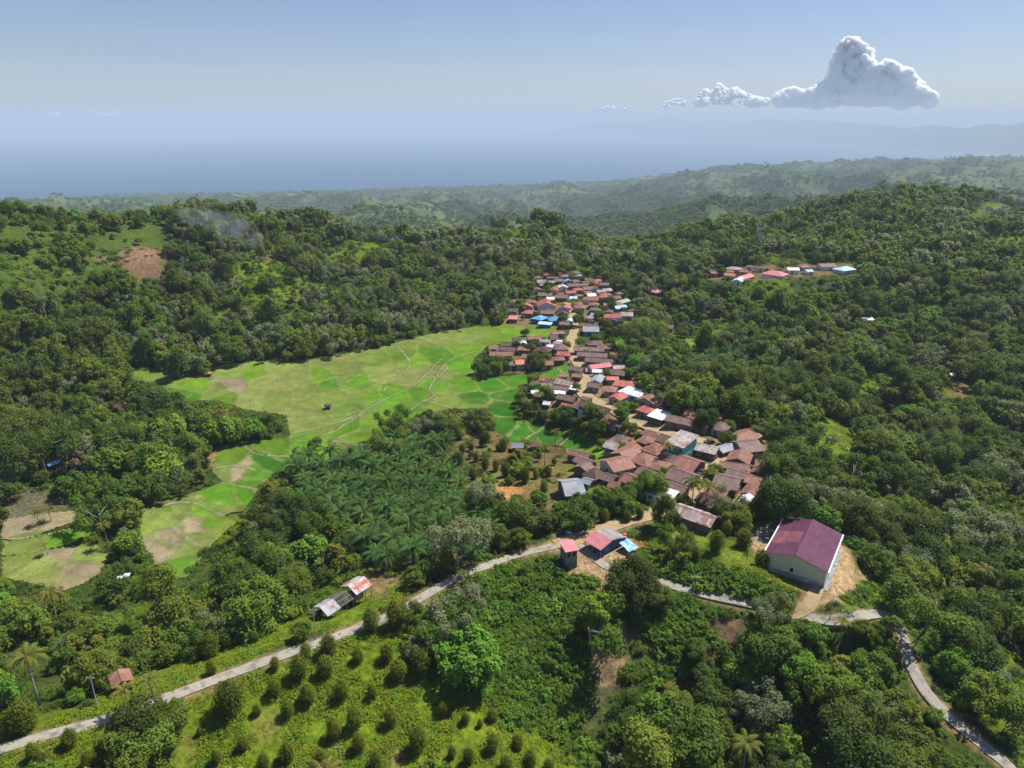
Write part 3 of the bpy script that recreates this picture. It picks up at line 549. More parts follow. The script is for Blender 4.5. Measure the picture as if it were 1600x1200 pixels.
def paddy(name, W, step=.9):
    x0, y0 = W.min(0); x1, y1 = W.max(0); nx, ny = int((x1 - x0) / step) + 2, int((y1 - y0) / step) + 2
    X, Y = np.meshgrid(x0 + np.arange(nx) * step, y0 + np.arange(ny) * step); x, y = X.ravel(), Y.ravel(); ok = in_poly(x, y, W)
    wx = x + fbm(x, y, 26, 3) * 3.2; wy = y + fbm(x + 99, y, 26, 3) * 3.2
    col = np.zeros((len(x), 3)); lift = np.full(len(x), .14)
    idx = np.where(ok)[0]
    for s in range(0, len(idx), 30000):
        k = idx[s:s + 30000]; dx0 = wx[k, None] - SD_[None, :, 0]; dy0 = wy[k, None] - SD_[None, :, 1]; dx = dx0 * .9 + dy0 * .34; dy = (dy0 * .9 - dx0 * .34) * .55; d = (np.abs(dx) ** 3.2 + np.abs(dy) ** 3.2) ** (1 / 3.2); o = np.argsort(d, 1)[:, :2]
        d1 = np.take_along_axis(d, o, 1); gap = d1[:, 1] - d1[:, 0]; iw = 1 / (d * d + 60) ** 1.5; iw[:, BARE_S] = 0; soft = (iw @ SC) / iw.sum(1)[:, None]; c0 = SC[o[:, 0]]; bare_ = BARE_S[o[:, 0]][:, None]; c0 = np.where(bare_, c0, c0 * .85 + soft * .15)
        # narrow plots inside each holding
        ang = (o[:, 0] * 1.7) % 3.14 * .35 - .5; q = (x[k] * np.cos(ang) + y[k] * np.sin(ang)) ; per = 15 + (o[:, 0] * 7 % 9); fr_ = (q / per + o[:, 0] * .37) % 1; cell = np.floor(q / per + o[:, 0] * .37)
        tone = 1 + .17 * (np.sin(cell * 12.9 + o[:, 0] * 4.1)); c1 = c0 * tone[:, None]
        n_a = fbm(x[k], y[k], 30, 4)[:, None]; n_b = fbm(x[k] + 50, y[k] + 80, 5, 3)[:, None]
        c1 = c1 * (1 + .16 * n_b); ml_ = np.clip(n_a * .9 + .08 + .25 * bare_ * (n_b > 0), 0, .6); c1 = c1 * (1 - ml_) + ml_ * np.array((.19, .185, .065)); 
        b1 = (gap < .95); b2 = (np.minimum(fr_, 1 - fr_) * per < .45) & (np.sin(o[:, 0] * 3.3) > -.2)
        bc = np.array((.105, .120, .035)); c1 = np.where(b1[:, None], c1 * .25 + bc * .75 * (1.45 + .8 * n_b), np.where(b2[:, None], c1 * .5 + bc * .65, c1)); lift[k] += b1 * .25 + b2 * .12
        col[k] = c1
    for T in TRW:
        d = seg_dist(x[idx], y[idx], T); m1 = d < .36 + .25 * fbm(x[idx], y[idx], 6, 2); col[idx[m1]] = np.array((.24, .215, .13)); lift[idx[m1]] = .5
        m2 = (d >= .6) & (d < 1.3); col[idx[m2]] = col[idx[m2]] * .5 + np.array((.05, .09, .02)) * .5
    z = height(x, y) + lift; a = (np.arange(ny - 1)[:, None] * nx + np.arange(nx - 1)[None]).ravel(); F = np.stack([a, a + 1, a + nx + 1, a + nx], 1); F = F[ok[F].all(1)]
    used = np.unique(F); mp_ = np.zeros(len(x), int); mp_[used] = np.arange(len(used))
    tag(link(name, mesh_np(name, np.column_stack([x, y, z])[used], mp_[F], PADDY, smooth=True, cols=np.clip(col[used], .01, .8))), kind='structure')
paddy('rice_field', RICEW)
for Wq in RICE2W[:5]: paddy('rice_field', Wq, .8)
# ------------------------------------------------------------------ foliage prototypes
def quads(C, N, U, w, l, bend=0):
    """leaf quads: centres C, normals N, in-plane axis U, half width w, half length l"""
    N = N / (np.linalg.norm(N, axis=1)[:, None] + 1e-9); U = U - N * (U * N).sum(1)[:, None]; U /= np.linalg.norm(U, axis=1)[:, None] + 1e-9; W_ = np.cross(N, U)
    w = np.asarray(w)[:, None] * np.ones((len(C), 1)); l = np.asarray(l)[:, None] * np.ones((len(C), 1))
    V = np.stack([C - U * l, C + W_ * w - U * l * .1, C + U * l, C - W_ * w - U * l * .1], 1).reshape(-1, 3)
    F = np.arange(len(C) * 4).reshape(-1, 4); return V, F
def blobs_for(kind, g):
    B = []
    if kind == 'round':
        n = 30
        for i in range(n):
            a = g.random() * 6.28; h = g.random() ** .8; r = (.66 * math.sqrt(max(0, 1 - (h * 1.25 - .35) ** 2))) * g.uniform(.65, 1); B.append((math.cos(a) * r * .8, math.sin(a) * r * .8, .28 + h * .60, g.uniform(.09, .20)))
        B.append((0, 0, .55, .27))
    elif kind == 'spread':
        for i in range(30):
            a = g.random() * 6.28; r = .74 * math.sqrt(g.random()); B.append((math.cos(a) * r, math.sin(a) * r, .52 + .34 * (1 - r) + g.uniform(-.10, .10), g.uniform(.09, .18)))
    elif kind == 'tall':
        for i in range(24):
            h = i / 23; a = g.random() * 6.28; r = .36 * (1 - abs(h - .4) * 1.1) * g.uniform(.4, 1); B.append((math.cos(a) * r, math.sin(a) * r, .26 + .68 * h, g.uniform(.08, .17)))
    elif kind == 'open':
        for i in range(13):
            a = g.random() * 6.28; r = .6 * math.sqrt(g.random()); B.append((math.cos(a) * r, math.sin(a) * r, .38 + .5 * g.random(), g.uniform(.10, .19)))
    elif kind == 'ovoid':
        for i in range(16):
            h = i / 15; r = .30 * math.sqrt(max(0, 1 - (2 * h - .85) ** 2)) * g.uniform(.35, .8); a = i * 2.4; B.append((math.cos(a) * r, math.sin(a) * r, .16 + .72 * h, .10 + .17 * math.sqrt(max(0, 1 - (2 * h - .8) ** 2))))
    elif kind == 'bush':
        for i in range(15):
            a = g.random() * 6.28; r = .8 * math.sqrt(g.random()); B.append((math.cos(a) * r, math.sin(a) * r, .12 + .3 * g.random() * (1.2 - r), g.uniform(.14, .30)))
    return np.array(B)
def crown_arrays(kind, H, n, leaf, seed, elong=1.25, fill=.5):
    g = np.random.default_rng(seed); rnd = random.Random(seed); B = blobs_for(kind, g); B[:, :] *= H; 
    wgt = B[:, 3] ** 2; bi = g.choice(len(B), n, p=wgt / wgt.sum()); D = g.normal(size=(n, 3)); D[:, 2] += .25; D /= np.linalg.norm(D, axis=1)[:, None]
    rad = B[bi, 3] * (fill + (1.06 - fill) * g.random(n) ** .45); 
    # twig-scale lumps so that no blob keeps a smooth outline
    lump = 1 + .22 * np.sin(D[:, 0] * 7 + bi) * np.sin(D[:, 1] * 8 + bi * 2) + .12 * np.sin(D[:, 2] * 13 + bi)
    C = B[bi, :3] + D * (rad * lump)[:, None]; N = D + g.normal(size=(n, 3)) * .5; N[:, 2] += .65; U = g.normal(size=(n, 3)); U[:, 2] -= .3
    s = leaf * g.uniform(.6, 1.35, n); V, F = quads(C, N, U, s * .5, s * .5 * elong)
    bt = g.random(len(B)); tint = np.clip(.10 + .65 * bt[bi] + .35 * g.random(n) - .05, 0, 1); return V, F, np.repeat(tint, 4), B
def trunk_mb(H, B, r, lean=0, seed=0, bare=0, m=0, mb=None):
    mb = mb or MB(); rnd = random.Random(seed); tx, ty = lean * H * .1, lean * H * .06; zt = H * .62
    P = [(0, 0, -.8), (tx * .2, ty * .2, zt * .33), (tx * .6, ty * .4, zt * .66), (tx, ty, zt)]
    mb.tube(P, [r * 1.35, r, r * .8, r * .5], 6, m)
    order = sorted(range(len(B)), key=lambda i: -B[i][3])[:7]
    for i in order:
        q = B[i]; z0 = rnd.uniform(.3, .9) * zt; t = z0 / zt; s = (tx * t, ty * t, z0); e = (q[0] * .9, q[1] * .9, max(q[2], z0 + .3)); mid = tuple(s[k] * .45 + e[k] * .55 + (0, 0, .04 * H)[k] for k in range(3))
        mb.tube([s, mid, e], [r * .45, r * .3, r * .12], 4, m)
    return mb
def joined(name, H, kind, n, leaf, seed, lm, bark=None, r=.2, fill=.5, trunk=True):
    V, F, t, B = crown_arrays(kind, H, n, leaf, seed, fill=fill)
    if not trunk: return mesh_np(name, V, F, [lm], tint=t)
    mb = trunk_mb(H, B, r, seed=seed); nv = len(V); V2 = np.vstack([V, np.array(mb.v)]); q = [np.array([[i + nv for i in f] for f in mb.f if len(f) == k]) for k in (4, 6)]; Fs = [F] + [a for a in q if len(a)]
    mi = np.concatenate([np.zeros(len(F), int)] + [np.ones(len(a), int) for a in q if len(a)]); return mesh_np(name, V2, Fs, [lm, bark or BARK], midx=mi, tint=np.concatenate([t, np.zeros(len(mb.v))]))
TREEKIND = [  # name, blob kind, height, leaf material, trunk radius, bark, adjective for labels, fill
 ('dark', 'round', 11, 'dark', .30, BARK, 'dark green round-crowned', .5), ('mid', 'round', 10, 'mid', .26, BARK, 'mid green bushy', .5), ('grey', 'open', 12, 'grey', .24, BARK_PALE, 'grey-green open-crowned', .3),
 ('bright', 'round', 8.5, 'bright', .2, BARK, 'bright green leafy', .5), ('tall', 'tall', 14, 'mid', .25, BARK_PALE, 'tall narrow green', .35), ('spread', 'spread', 13, 'dark', .36, BARK, 'dark wide-spreading', .35),
 ('yellow', 'tall', 8, 'yellow', .16, BARK, 'yellow-green slender', .4), ('open', 'open', 11, 'mid', .22, BARK_PALE, 'sparse green light-trunked', .3), ('dry', 'open', 9, 'dry', .18, BARK_PALE, 'dry grey-brown half-bare', .25)]
TK = {t[0]: i for i, t in enumerate(TREEKIND)}
HERO = []      # (crown mesh, trunk mesh) x 2 per kind
for i, (nm, bk, H, lm, tr, bark, adj, fill) in enumerate(TREEKIND):
    row = []
    for s in range(3 if nm in ('dark', 'mid') else 2):
        n = 1500 if nm == 'dry' else (4200 if bk in ('open',) else 8500)
        V, F, t, B = crown_arrays(bk, H, n, .37 if bk != 'open' else .38, 100 + i * 10 + s, fill=fill)
        row.append((mesh_np('crown', V, F, [LEAF[lm]], tint=t), trunk_mb(H, B, tr, lean=random.uniform(-1, 1), seed=i * 3 + s).mesh('trunk', [bark], True)))
    HERO.append(row)
# orchard (clove-like) trees: dense ovoid crowns close to the ground
ORCHM = []
for s in range(4):
    V, F, t, B = crown_arrays('ovoid', 6.0, 5200, .24, 500 + s, fill=.45); 
    lmm = LEAF['mid'] if s < 3 else LEAF['dark']
    ORCHM.append((mesh_np('crown', V, F, [leafmat('leaf_orchard', (.045, .075, .006), (.160, .195, .014)) if s == 0 else ORCHM[0][0].materials[0]], tint=t), trunk_mb(6, B, .13, seed=s).mesh('trunk', [BARK], True)))
# palms
def palm_arrays(L, nf, npair, droop, up, lw, ll, seed, z0):
    g = random.Random(seed); Vs = []; Fs = []; T = []; k = 0
    for i in range(nf):
        az_ = i * 2.39996 + g.uniform(-.2, .2); e0 = up * (1 - (i / nf)) + g.uniform(-.12, .12) - .05; ln = L * g.uniform(.85, 1.08) * (1 - .15 * (i < 4)); ti = .15 + .8 * g.random() * (1 if i > nf * .3 else .7)
        pts = []; x = z = 0.; an = e0; 
        for s in range(npair + 1):
            pts.append((x, z)); x += math.cos(an) * ln / npair; z += math.sin(an) * ln / npair; an -= droop / npair * (.6 + .9 * s / npair)
        ca, sa = math.cos(az_), math.sin(az_)
        for s in range(npair + 1):
            u = s / npair; wl = ll * (.35 + .65 * math.sin(math.pi * min(1, .12 + u * .92)) ** .7); px, pz = pts[s]
            nx_, nz_ = pts[min(s + 1, npair)][0] - pts[max(s - 1, 0)][0], pts[min(s + 1, npair)][1] - pts[max(s - 1, 0)][1]; q = math.hypot(nx_, nz_); tx, tz = nx_ / q, nz_ / q
            for sd in (-1, 1):
                # leaflet: base on the rib, sweeping outward, forward and down
                out = wl * .80; fw = wl * .42; dn = wl * g.uniform(.22, .50); h = lw * .5
                loc = [(px - tx * h, 0, pz - tz * h), (px + tx * h, 0, pz + tz * h), (px + tx * (fw + h * .2), sd * out, pz + tz * fw - dn), (px + tx * (fw - h * .6), sd * out * .92, pz + tz * fw - dn)]
                for (a, b, c_) in loc: Vs.append((a * ca - b * sa, a * sa + b * ca, c_ + z0)); T.append(min(1, ti + g.uniform(-.1, .15)))
                Fs.append((k, k + 1, k + 2, k + 3)); k += 4
        for s in range(npair):   # the rib itself
            (x0, z0_), (x1, z1_) = pts[s], pts[s + 1]; hw = .07 * (1.2 - s / npair)
            for (a, b, c_) in ((x0, -hw, z0_), (x1, -hw, z1_), (x1, hw, z1_), (x0, hw, z0_)): Vs.append((a * ca - b * sa, a * sa + b * ca, c_ + z0 + .02)); T.append(1.0)
            Fs.append((k, k + 1, k + 2, k + 3)); k += 4
    return np.array(Vs), np.array(Fs), np.array(T)
OILM = []
for s in range(4):
    V, F, t = palm_arrays(4.7, 24, 12, 1.45, 1.25, .30, 1.0, 40 + s, 2.6 + .3 * s); mb = MB(); mb.tube([(0, 0, -.6), (0, 0, 1.4), (0, 0, 2.7 + .3 * s)], [.42, .40, .32], 8)
    OILM.append((mesh_np('crown', V, F, [LEAF['palm']], tint=t), mb.mesh('trunk', [BARK], True)))
COCOM = []
for s in range(3):
    Hh = (9.5, 11, 8)[s]; V, F, t = palm_arrays(3.9, 19, 10, 1.9, 1.15, .34, .75, 80 + s, Hh); mb = MB(); lx = (.9, -.7, .5)[s]; V[:, 0] += lx; mb.tube([(0, 0, -.6), (.1 * lx, 0, Hh * .4), (.45 * lx, 0, Hh * .75), (lx, 0, Hh)], [.22, .16, .14, .11], 7)
    cb = MB()
    COCOM.append((mesh_np('crown', V, F, [LEAF['coco']], tint=t), mb.mesh('trunk', [BARK_PALE], True)))
# collections of prototypes used only as sources for uncountable masses
def protocol(name, meshes):
    cl = bpy.data.collections.new(name)
    for i, me in enumerate(meshes): cl.objects.link(bpy.data.objects.new('%s_%02d' % (name, i), me))
    return cl
def scatter(name, cl, P, rot, sc, idx, label, cat, group=None):
    """one object: cloud of points carrying plants through geometry nodes"""
    me = bpy.data.meshes.new(name); me.vertices.add(len(P)); me.vertices.foreach_set('co', np.asarray(P, np.float32).ravel())
    for nm, ar, ty in (('rz', rot, 'FLOAT'), ('sc', sc, 'FLOAT'), ('ix', idx, 'INT')):
        a = me.attributes.new(nm, ty, 'POINT'); a.data.foreach_set('value', np.asarray(ar, np.float32 if ty == 'FLOAT' else np.int32))
    o = link(name, me); g = bpy.data.node_groups.new(name, 'GeometryNodeTree'); g.interface.new_socket('Geometry', in_out='INPUT', socket_type='NodeSocketGeometry'); g.interface.new_socket('Geometry', in_out='OUTPUT', socket_type='NodeSocketGeometry')
    gi = g.nodes.new('NodeGroupInput'); go = g.nodes.new('NodeGroupOutput'); ip = g.nodes.new('GeometryNodeInstanceOnPoints'); ci_ = g.nodes.new('GeometryNodeCollectionInfo')
    ci_.inputs['Collection'].default_value = cl; ci_.inputs['Separate Children'].default_value = True; ci_.inputs['Reset Children'].default_value = True
    def at(nm, ty):
        a = g.nodes.new('GeometryNodeInputNamedAttribute'); a.data_type = ty; a.inputs['Name'].default_value = nm; return a.outputs['Attribute']
    cx = g.nodes.new('ShaderNodeCombineXYZ'); e2 = g.nodes.new('FunctionNodeEulerToRotation')
    g.links.new(at('rz', 'FLOAT'), cx.inputs['Z']); g.links.new(cx.outputs[0], e2.inputs[0]); g.links.new(e2.outputs[0], ip.inputs['Rotation'])
    g.links.new(at('sc', 'FLOAT'), ip.inputs['Scale']); g.links.new(at('ix', 'INT'), ip.inputs['Instance Index']); ip.inputs['Pick Instance'].default_value = True
    g.links.new(gi.outputs[0], ip.inputs['Points']); g.links.new(ci_.outputs[0], ip.inputs['Instance']); g.links.new(ip.outputs[0], go.inputs[0])
    md = o.modifiers.new('scatter', 'NODES'); md.node_group = g
    tag(o, label, cat, group, 'stuff'); return o
# ------------------------------------------------------------------ houses
WINM = {}
def window_meshes():
    f = MB(); w_, h_ = .55, .5
    f.box(-w_ - .08, w_ + .08, -.07, 0, h_, h_ + .08); f.box(-w_ - .08, w_ + .08, -.07, 0, -h_ - .08, -h_); f.box(-w_ - .08, -w_, -.07, 0, -h_, h_); f.box(w_, w_ + .08, -.07, 0, -h_, h_); f.box(-.03, .03, -.06, 0, -h_, h_)
    g = MB(); g.box(-w_, w_, -.03, -.005, -h_, h_); d = MB(); d.box(-.45, .45, -.06, 0, 0, 2.0); d.box(-.55, -.45, -.09, 0, 0, 2.1); d.box(.45, .55, -.09, 0, 0, 2.1); d.box(-.45, .45, -.09, 0, 2.0, 2.1)
    hd = MB(); hd.box(.28, .34, -.1, -.06, .95, 1.1)
    return f.mesh('window', [FRAME]), g.mesh('pane', [GLASS]), d.mesh('door', [DOORM]), hd.mesh('handle', [METAL])
WF, WG, WD, WH = window_meshes()
HOUSES_BUILT = []
def roof_mb(t, w, d, h, ov=.55, pitch=.40):
    """roof over [-w/2,w/2]x[0,d] with eaves at height h; t: p ridge along x, g ridge along y, h hip, s shed"""
    m = MB(); x0, x1, y0, y1 = -w / 2 - ov, w / 2 + ov, -ov, d + ov; th = .09; he = h
    if t == 'p':
        rz = he + (y1 - y0) / 2 * pitch; ym = (y0 + y1) / 2; m.slab([(x0, y0, he), (x1, y0, he), (x1, ym, rz), (x0, ym, rz)], th); m.slab([(x0, ym, rz + .003), (x1, ym, rz + .003), (x1, y1, he), (x0, y1, he)], th); m.box(x0 - .02, x1 + .02, ym - .16, ym + .16, rz - .03, rz + .05)
    elif t == 'g':
        rz = he + (x1 - x0) / 2 * pitch; m.slab([(x0, y0, he), (0, y0, rz), (0, y1, rz), (x0, y1, he)], th); m.slab([(0, y0, rz + .003), (x1, y0, he), (x1, y1, he), (0, y1, rz + .003)], th); m.box(-.16, .16, y0 - .02, y1 + .02, rz - .03, rz + .05)
    elif t == 'h':
        s = min(x1 - x0, y1 - y0) / 2; rz = he + s * pitch
        if x1 - x0 >= y1 - y0: a, b = (x0 + s, (y0 + y1) / 2, rz), (x1 - s, (y0 + y1) / 2, rz); q = [[(x0, y0, he), (x1, y0, he), b, a], [(x1, y1, he), (x0, y1, he), a, b], [(x0, y1, he), (x0, y0, he), a], [(x1, y0, he), (x1, y1, he), b]]
        else: a, b = (0, y0 + s, rz), (0, y1 - s, rz); q = [[(x0, y0, he), (x1, y0, he), a], [(x1, y1, he), (x0, y1, he), b], [(x0, y1, he), (x0, y0, he), a, b], [(x1, y0, he), (x1, y1, he), b, a]]
        for p in q: m.slab(p, th)
        if abs(a[0] - b[0]) > .5: m.box(a[0], b[0], a[1] - .14, a[1] + .14, rz - .03, rz + .05)
    else:
        rz = he + d * .14; m.slab([(x0, y0, he), (x1, y0, he), (x1, y1, rz), (x0, y1, rz)], th)
    return m, rz
def house(name, x, y, z, rz_, w, d, h, t, roof, wall, label, group, cat='house', det=2, pitch=.40, plinth=3.0):
    o = empty(name, (x, y, z), rz_); tag(o, label, cat, group)
    m, top = roof_mb(t, w, d, h, pitch=pitch); rn = m.build('roof', [ROOF[roof]], o)
    wb = MB(); ph = pitch
    e = .04
    if t in 'ps' :
        zt = h + .55 * ph - .13
        if t == 's': zt = h - .1
        wb.box(-w / 2, w / 2, 0, d, -plinth, zt)
        if t == 'p': wb.poly([(-w / 2, 0, zt), (-w / 2, d, zt), (-w / 2, d / 2, zt + d / 2 * ph)][::-1]); wb.poly([(w / 2, 0, zt), (w / 2, d, zt), (w / 2, d / 2, zt + d / 2 * ph)])
    elif t == 'g':
        zt = h + .55 * ph - .13; wb.box(-w / 2, w / 2, 0, d, -plinth, zt); wb.poly([(-w / 2, 0, zt), (w / 2, 0, zt), (0, 0, zt + w / 2 * ph)]); wb.poly([(-w / 2, d, zt), (w / 2, d, zt), (0, d, zt + w / 2 * ph)][::-1])
    else: wb.box(-w / 2, w / 2, 0, d, -plinth, h + .55 * ph - .13)
    wb.build('wall', [WALL[wall]], o)
    if det >= 1:
        dx = random.choice((-1, 1)) * w * .12 if w > 4 else 0; q = link('door', WD, o, (dx, 0, 0)); 
        if det >= 2: link('handle', WH, q)
    if det >= 2:
        spots = [(-w * .32, 0, 0), (w * .36, 0, 0)] if w > 5 else []
        if w > 9: spots.append((-w * .44 + .3, 0, 0))
        for sx in spots: q = link('window', WF, o, (sx[0], 0, 1.45)); link('pane', WG, q)
        for s in (-1, 1):
            if d > 4: q = link('window', WF, o, (s * w / 2, d * .5, 1.45), s * math.pi / 2); link('pane', WG, q)
        if h > 4.2:
            for sx in (-w * .3, w * .05, w * .36): q = link('window', WF, o, (sx, 0, 4.0)); link('pane', WG, q)
    HOUSES_BUILT.append((x, y, max(w, d) * .62, rz_, w, d)); return o
HDATA = [
# cluster 0: lower village   (u1,v1,u2,v2,depth,type,roof,wall,height)
 (0,1047,661,1092,667,6,'p','brown','wood',2.9),(0,1093,667,1113,674,8,'h','brown','wood',2.9),(0,1112,670,1134,679,8,'h','brown','grey',2.9),(0,1142,688,1176,681,8,'p','rust','wood',2.9),(0,1154,698,1184,702,8.5,'p','brown','grey',4.6),
 (0,1043,692,1070,700,9,'s','pale','teal',5.6),(0,1020,693,1042,698,6,'p','brown','wood',3),(0,1078,699,1108,707,5.5,'p','pale','dark',2.9),(0,1009,706,1035,712,8,'h','rust','blue',3),(0,957,712,978,719,9,'g','rust','wood',2.9),
 (0,980,723,1004,731,8,'h','rust','wood',3),(0,958,741,991,730,8.5,'p','rust','cream',3),(0,1026,718,1050,723,5,'p','brown','wood',2.8),(0,1012,734,1034,738,6.5,'h','rust','wood',2.9),(0,1050,728,1078,739,8,'p','rust','wood',3),
 (0,1034,748,1068,760,8,'p','brown','wood',3),(0,1040,759,1066,771,4.5,'p','brown','wood',2.6),(0,1010,771,1048,781,5,'s','white','white',2.6),(0,970,751,993,758,6,'p','rust','wood',2.8),(0,990,743,1013,749,5,'p','brown','wood',2.8),
 (0,1015,749,1029,754,4,'p','rust','wood',2.6),(0,917,743,938,748,6,'h','dark','wood',2.8),(0,939,749,957,752,4.5,'p','brown','wood',2.5),(0,950,760,966,762,3.5,'p','rust','wood',2.4),(0,911,752,925,754,3.5,'p','grey','grey',2.4),
 (0,1135,719,1168,729,7,'g','rust','wood',2.9),(0,1126,730,1168,739,4.5,'p','rust','wood',2.6),(0,1137,742,1166,752,5,'p','brown','wood',2.8),(0,1165,752,1187,760,5.5,'p','rust','wood',2.8),(0,1188,753,1200,756,4,'s','white','wood',2.8),
 (0,1113,759,1150,769,8,'p','brown','wood',2.9),(0,1108,770,1133,777,5.5,'p','rust','wood',2.7),(0,1086,783,1123,797,6,'p','dark','wood',2.8),(0,1155,771,1175,778,6,'g','rust','grey',2.7),(0,1153,784,1168,789,5,'g','white','wood',2.7),
 (0,1049,805,1107,821,6,'p','stripe','wood',3.1),(0,1016,650,1029,657,6,'s','white','dark',3.2),(0,1131,707,1150,704,4,'p','grey','wood',2.5),(0,949,661,972,669,3.5,'p','rust','grey',2.8),
 (0,897,723,916,728,4.5,'p','brown','wood',2.6),(0,800,699,817,701,4,'p','grey','wood',2.4),(0,829,697,844,699,4,'h','dark','wood',2.4),
# cluster 1: strip along the dirt road
 (1,865,603,890,603,5.5,'p','stripe','wood',2.8),(1,846,607,862,605,4,'p','grey','wood',2.6),(1,863,611,887,611,4,'p','brown','wood',2.6),(1,861,618,883,616,2.6,'s','white','wood',2.5),(1,867,624,893,625,5,'p','brown','wood',2.8),(1,888,609,896,609,3,'s','white','wood',2.4),
 (1,875,636,890,637,5,'p','orange','wood',2.5),(1,891,638,908,638,6,'h','brown','wood',2.8),(1,909,639,934,649,4.5,'p','dark','white',2.8),(1,907,625,920,625,2.5,'p','brown','wood',2.4),(1,848,633,858,633,3,'p','white','wood',2.2),(1,831,616,841,614,3,'p','white','wood',2.3),
 (1,922,597,938,598,7,'g','grey','white',2.9),(1,957,604,992,606,6,'h','red','wood',3),(1,966,613,1001,619,7,'h','white','teal',3),(1,950,585,974,587,5.5,'p','brown','wood',2.8),(1,949,594,966,594,3.5,'p','orange','grey',2.5),
 (1,927,577,957,573,4.5,'p','pink','white',2.8),(1,926,582,940,582,2.5,'s','white','grey',2.4),(1,893,590,908,589,3.5,'p','rust','wood',2.4),(1,888,579,909,579,4.5,'p','brown','grey',2.6),(1,957,577,974,577,4,'p','pale','wood',2.6),
# cluster 2: hamlet at the paddy edge and houses up the road
 (2,804,571,827,568,5.5,'p','orange','grey',3),(2,789,571,803,571,6,'p','brown','grey',2.8),(2,766,557,800,555,5,'p','rust','wood',2.8),(2,779,548,803,548,4.5,'p','brown','wood',2.8),(2,815,560,830,560,5,'p','brown','wood',2.7),(2,842,548,861,549,7,'h','dark','wood',2.9),
 (2,864,547,883,546,7,'h','brown','grey',2.9),(2,870,556,889,556,5,'p','red','wood',2.8),(2,853,544,863,544,3,'s','white','grey',2.5),(2,898,548,942,550,5,'p','brown','wood',2.8),(2,903,557,946,559,5,'p','brown','wood',2.8),(2,915,566,955,568,5,'p','brown','wood',2.8),
 (2,919,539,942,540,6,'h','brown','dark',3),(2,912,518,935,519,7,'p','grey','grey',2.8),(2,922,510,937,511,5,'p','brown','wood',2.6),(2,861,531,873,530,6,'p','dark','wood',2.6),(2,870,536,877,536,3,'s','white','wood',2.3),(2,830,561,842,562,4,'p','brown','wood',2.5),(2,812,538,823,537,4,'g','white','grey',2.4),
# cluster 3: far end of the village
 (3,836,499,852,501,7,'h','blue','blue',2.9),(3,853,502,872,499,7,'h','blue','blue',2.9),(3,841,507,860,507,3.5,'s','aqua','blue',2.5),(3,884,503,895,503,4.5,'g','aqua','white',2.6),(3,874,508,893,508,4.5,'p','brown','wood',2.6),(3,816,490,838,491,6,'h','red','blue',2.8),
 (3,795,499,808,499,6,'p','pink','wood',2.6),(3,845,491,865,490,5.5,'p','brown','wood',2.8),(3,840,480,868,478,10,'g','red','white',3.2),(3,871,483,889,483,6,'g','red','white',2.8),(3,896,482,913,482,7,'h','rust','grey',2.8),(3,911,469,946,471,6,'h','red','white',2.9),
 (3,842,463,862,462,6,'p','brown','wood',2.8),(3,865,466,884,466,6,'p','brown','wood',2.8),(3,860,455,873,455,6,'g','red','white',2.8),(3,873,450,887,450,6,'g','white','white',2.8),(3,886,459,900,458,5,'p','red','grey',2.7),(3,899,454,913,454,5,'h','red','white',2.8),
 (3,888,448,905,448,6,'p','brown','wood',2.8),(3,912,453,925,453,6,'p','brown','wood',2.8),(3,926,451,936,451,5,'g','red','white',2.8),(3,897,441,909,441,5,'p','brown','wood',2.6),(3,868,440,880,440,5,'p','brown','wood',2.6),(3,857,442,867,442,4,'p','pale','wood',2.6),
 (3,945,497,970,497,6,'p','red','white',2.8),(3,970,493,988,495,6,'p','pale','grey',2.8),(3,962,482,979,482,5,'p','aqua','grey',2.6),(3,966,473,985,473,5,'p','green','grey',2.6),(3,921,485,937,486,6,'h','brown','blue',2.8),(3,898,432,909,432,4,'p','grey','wood',2.5),
 (3,890,467,901,467,4,'p','aqua','white',2.5),(3,856,468,868,468,4,'p','white','white',2.5),(3,920,463,932,463,5,'p','white','white',2.6),(3,945,478,957,479,5,'p','brown','wood',2.6),(3,922,493,932,494,4,'p','grey','wood',2.5),(3,884,440,894,440,4,'g','blue','grey',2.5),(3,910,442,918,442,4,'p','dark','wood',2.5),(3,945,455,957,455,5,'p','pale','wood',2.5),
# cluster 4: ridge-top houses among the trees
 (4,1111,428,1120,427,5,'h','red','grey',2.8),(4,1135,422,1157,421,6,'h','pale','grey',2.8),(4,1131,431,1147,431,5,'p','red','white',2.8),(4,1145,438,1160,439,8,'g','white','white',3.2),(4,1161,432,1178,429,6,'p','pink','grey',2.8),(4,1193,429,1218,430,9,'h','pink','white',3.2),
 (4,1232,422,1249,423,5,'p','white','white',2.8),(4,1262,425,1272,425,5,'p','aqua','white',2.6),(4,1290,419,1313,419,7,'p','rust','white',3),(4,1313,422,1333,419,8,'h','aqua','white',3),(4,1022,456,1038,456,6,'h','pink','wood',2.8),(4,1031,514,1050,514,5,'p','brown','wood',2.6),
 (4,1225,487,1239,487,4,'p','grey','wood',2.4),(4,1243,494,1257,496,4,'p','dark','wood',2.4),(4,1271,494,1281,493,4,'g','white','grey',2.4),(4,1322,498,1331,498,4,'p','pink','wood',2.4),(4,1350,502,1366,501,4,'p','white','wood',2.4),
]
ROOFWORD = dict(brown='brown', dark='dark brown', rust='rust-red', pale='pale weathered', red='red', orange='orange-red', pink='pink', white='white', grey='grey', blue='blue', aqua='pale blue', green='pale green', stripe='rust-and-white striped')
SHAPE = dict(p='gabled', g='front-gabled', h='hipped', s='flat lean-to')
PLACE = ['in the lower village', 'along the dirt road', 'in the paddy-edge hamlet', 'in the far upper village', 'on the wooded ridge']
GRP = ['houses of the lower village', 'houses strung along the dirt road', 'houses of the paddy-edge hamlet', 'houses at the far end of the village', 'houses on the wooded ridge']
HD = []
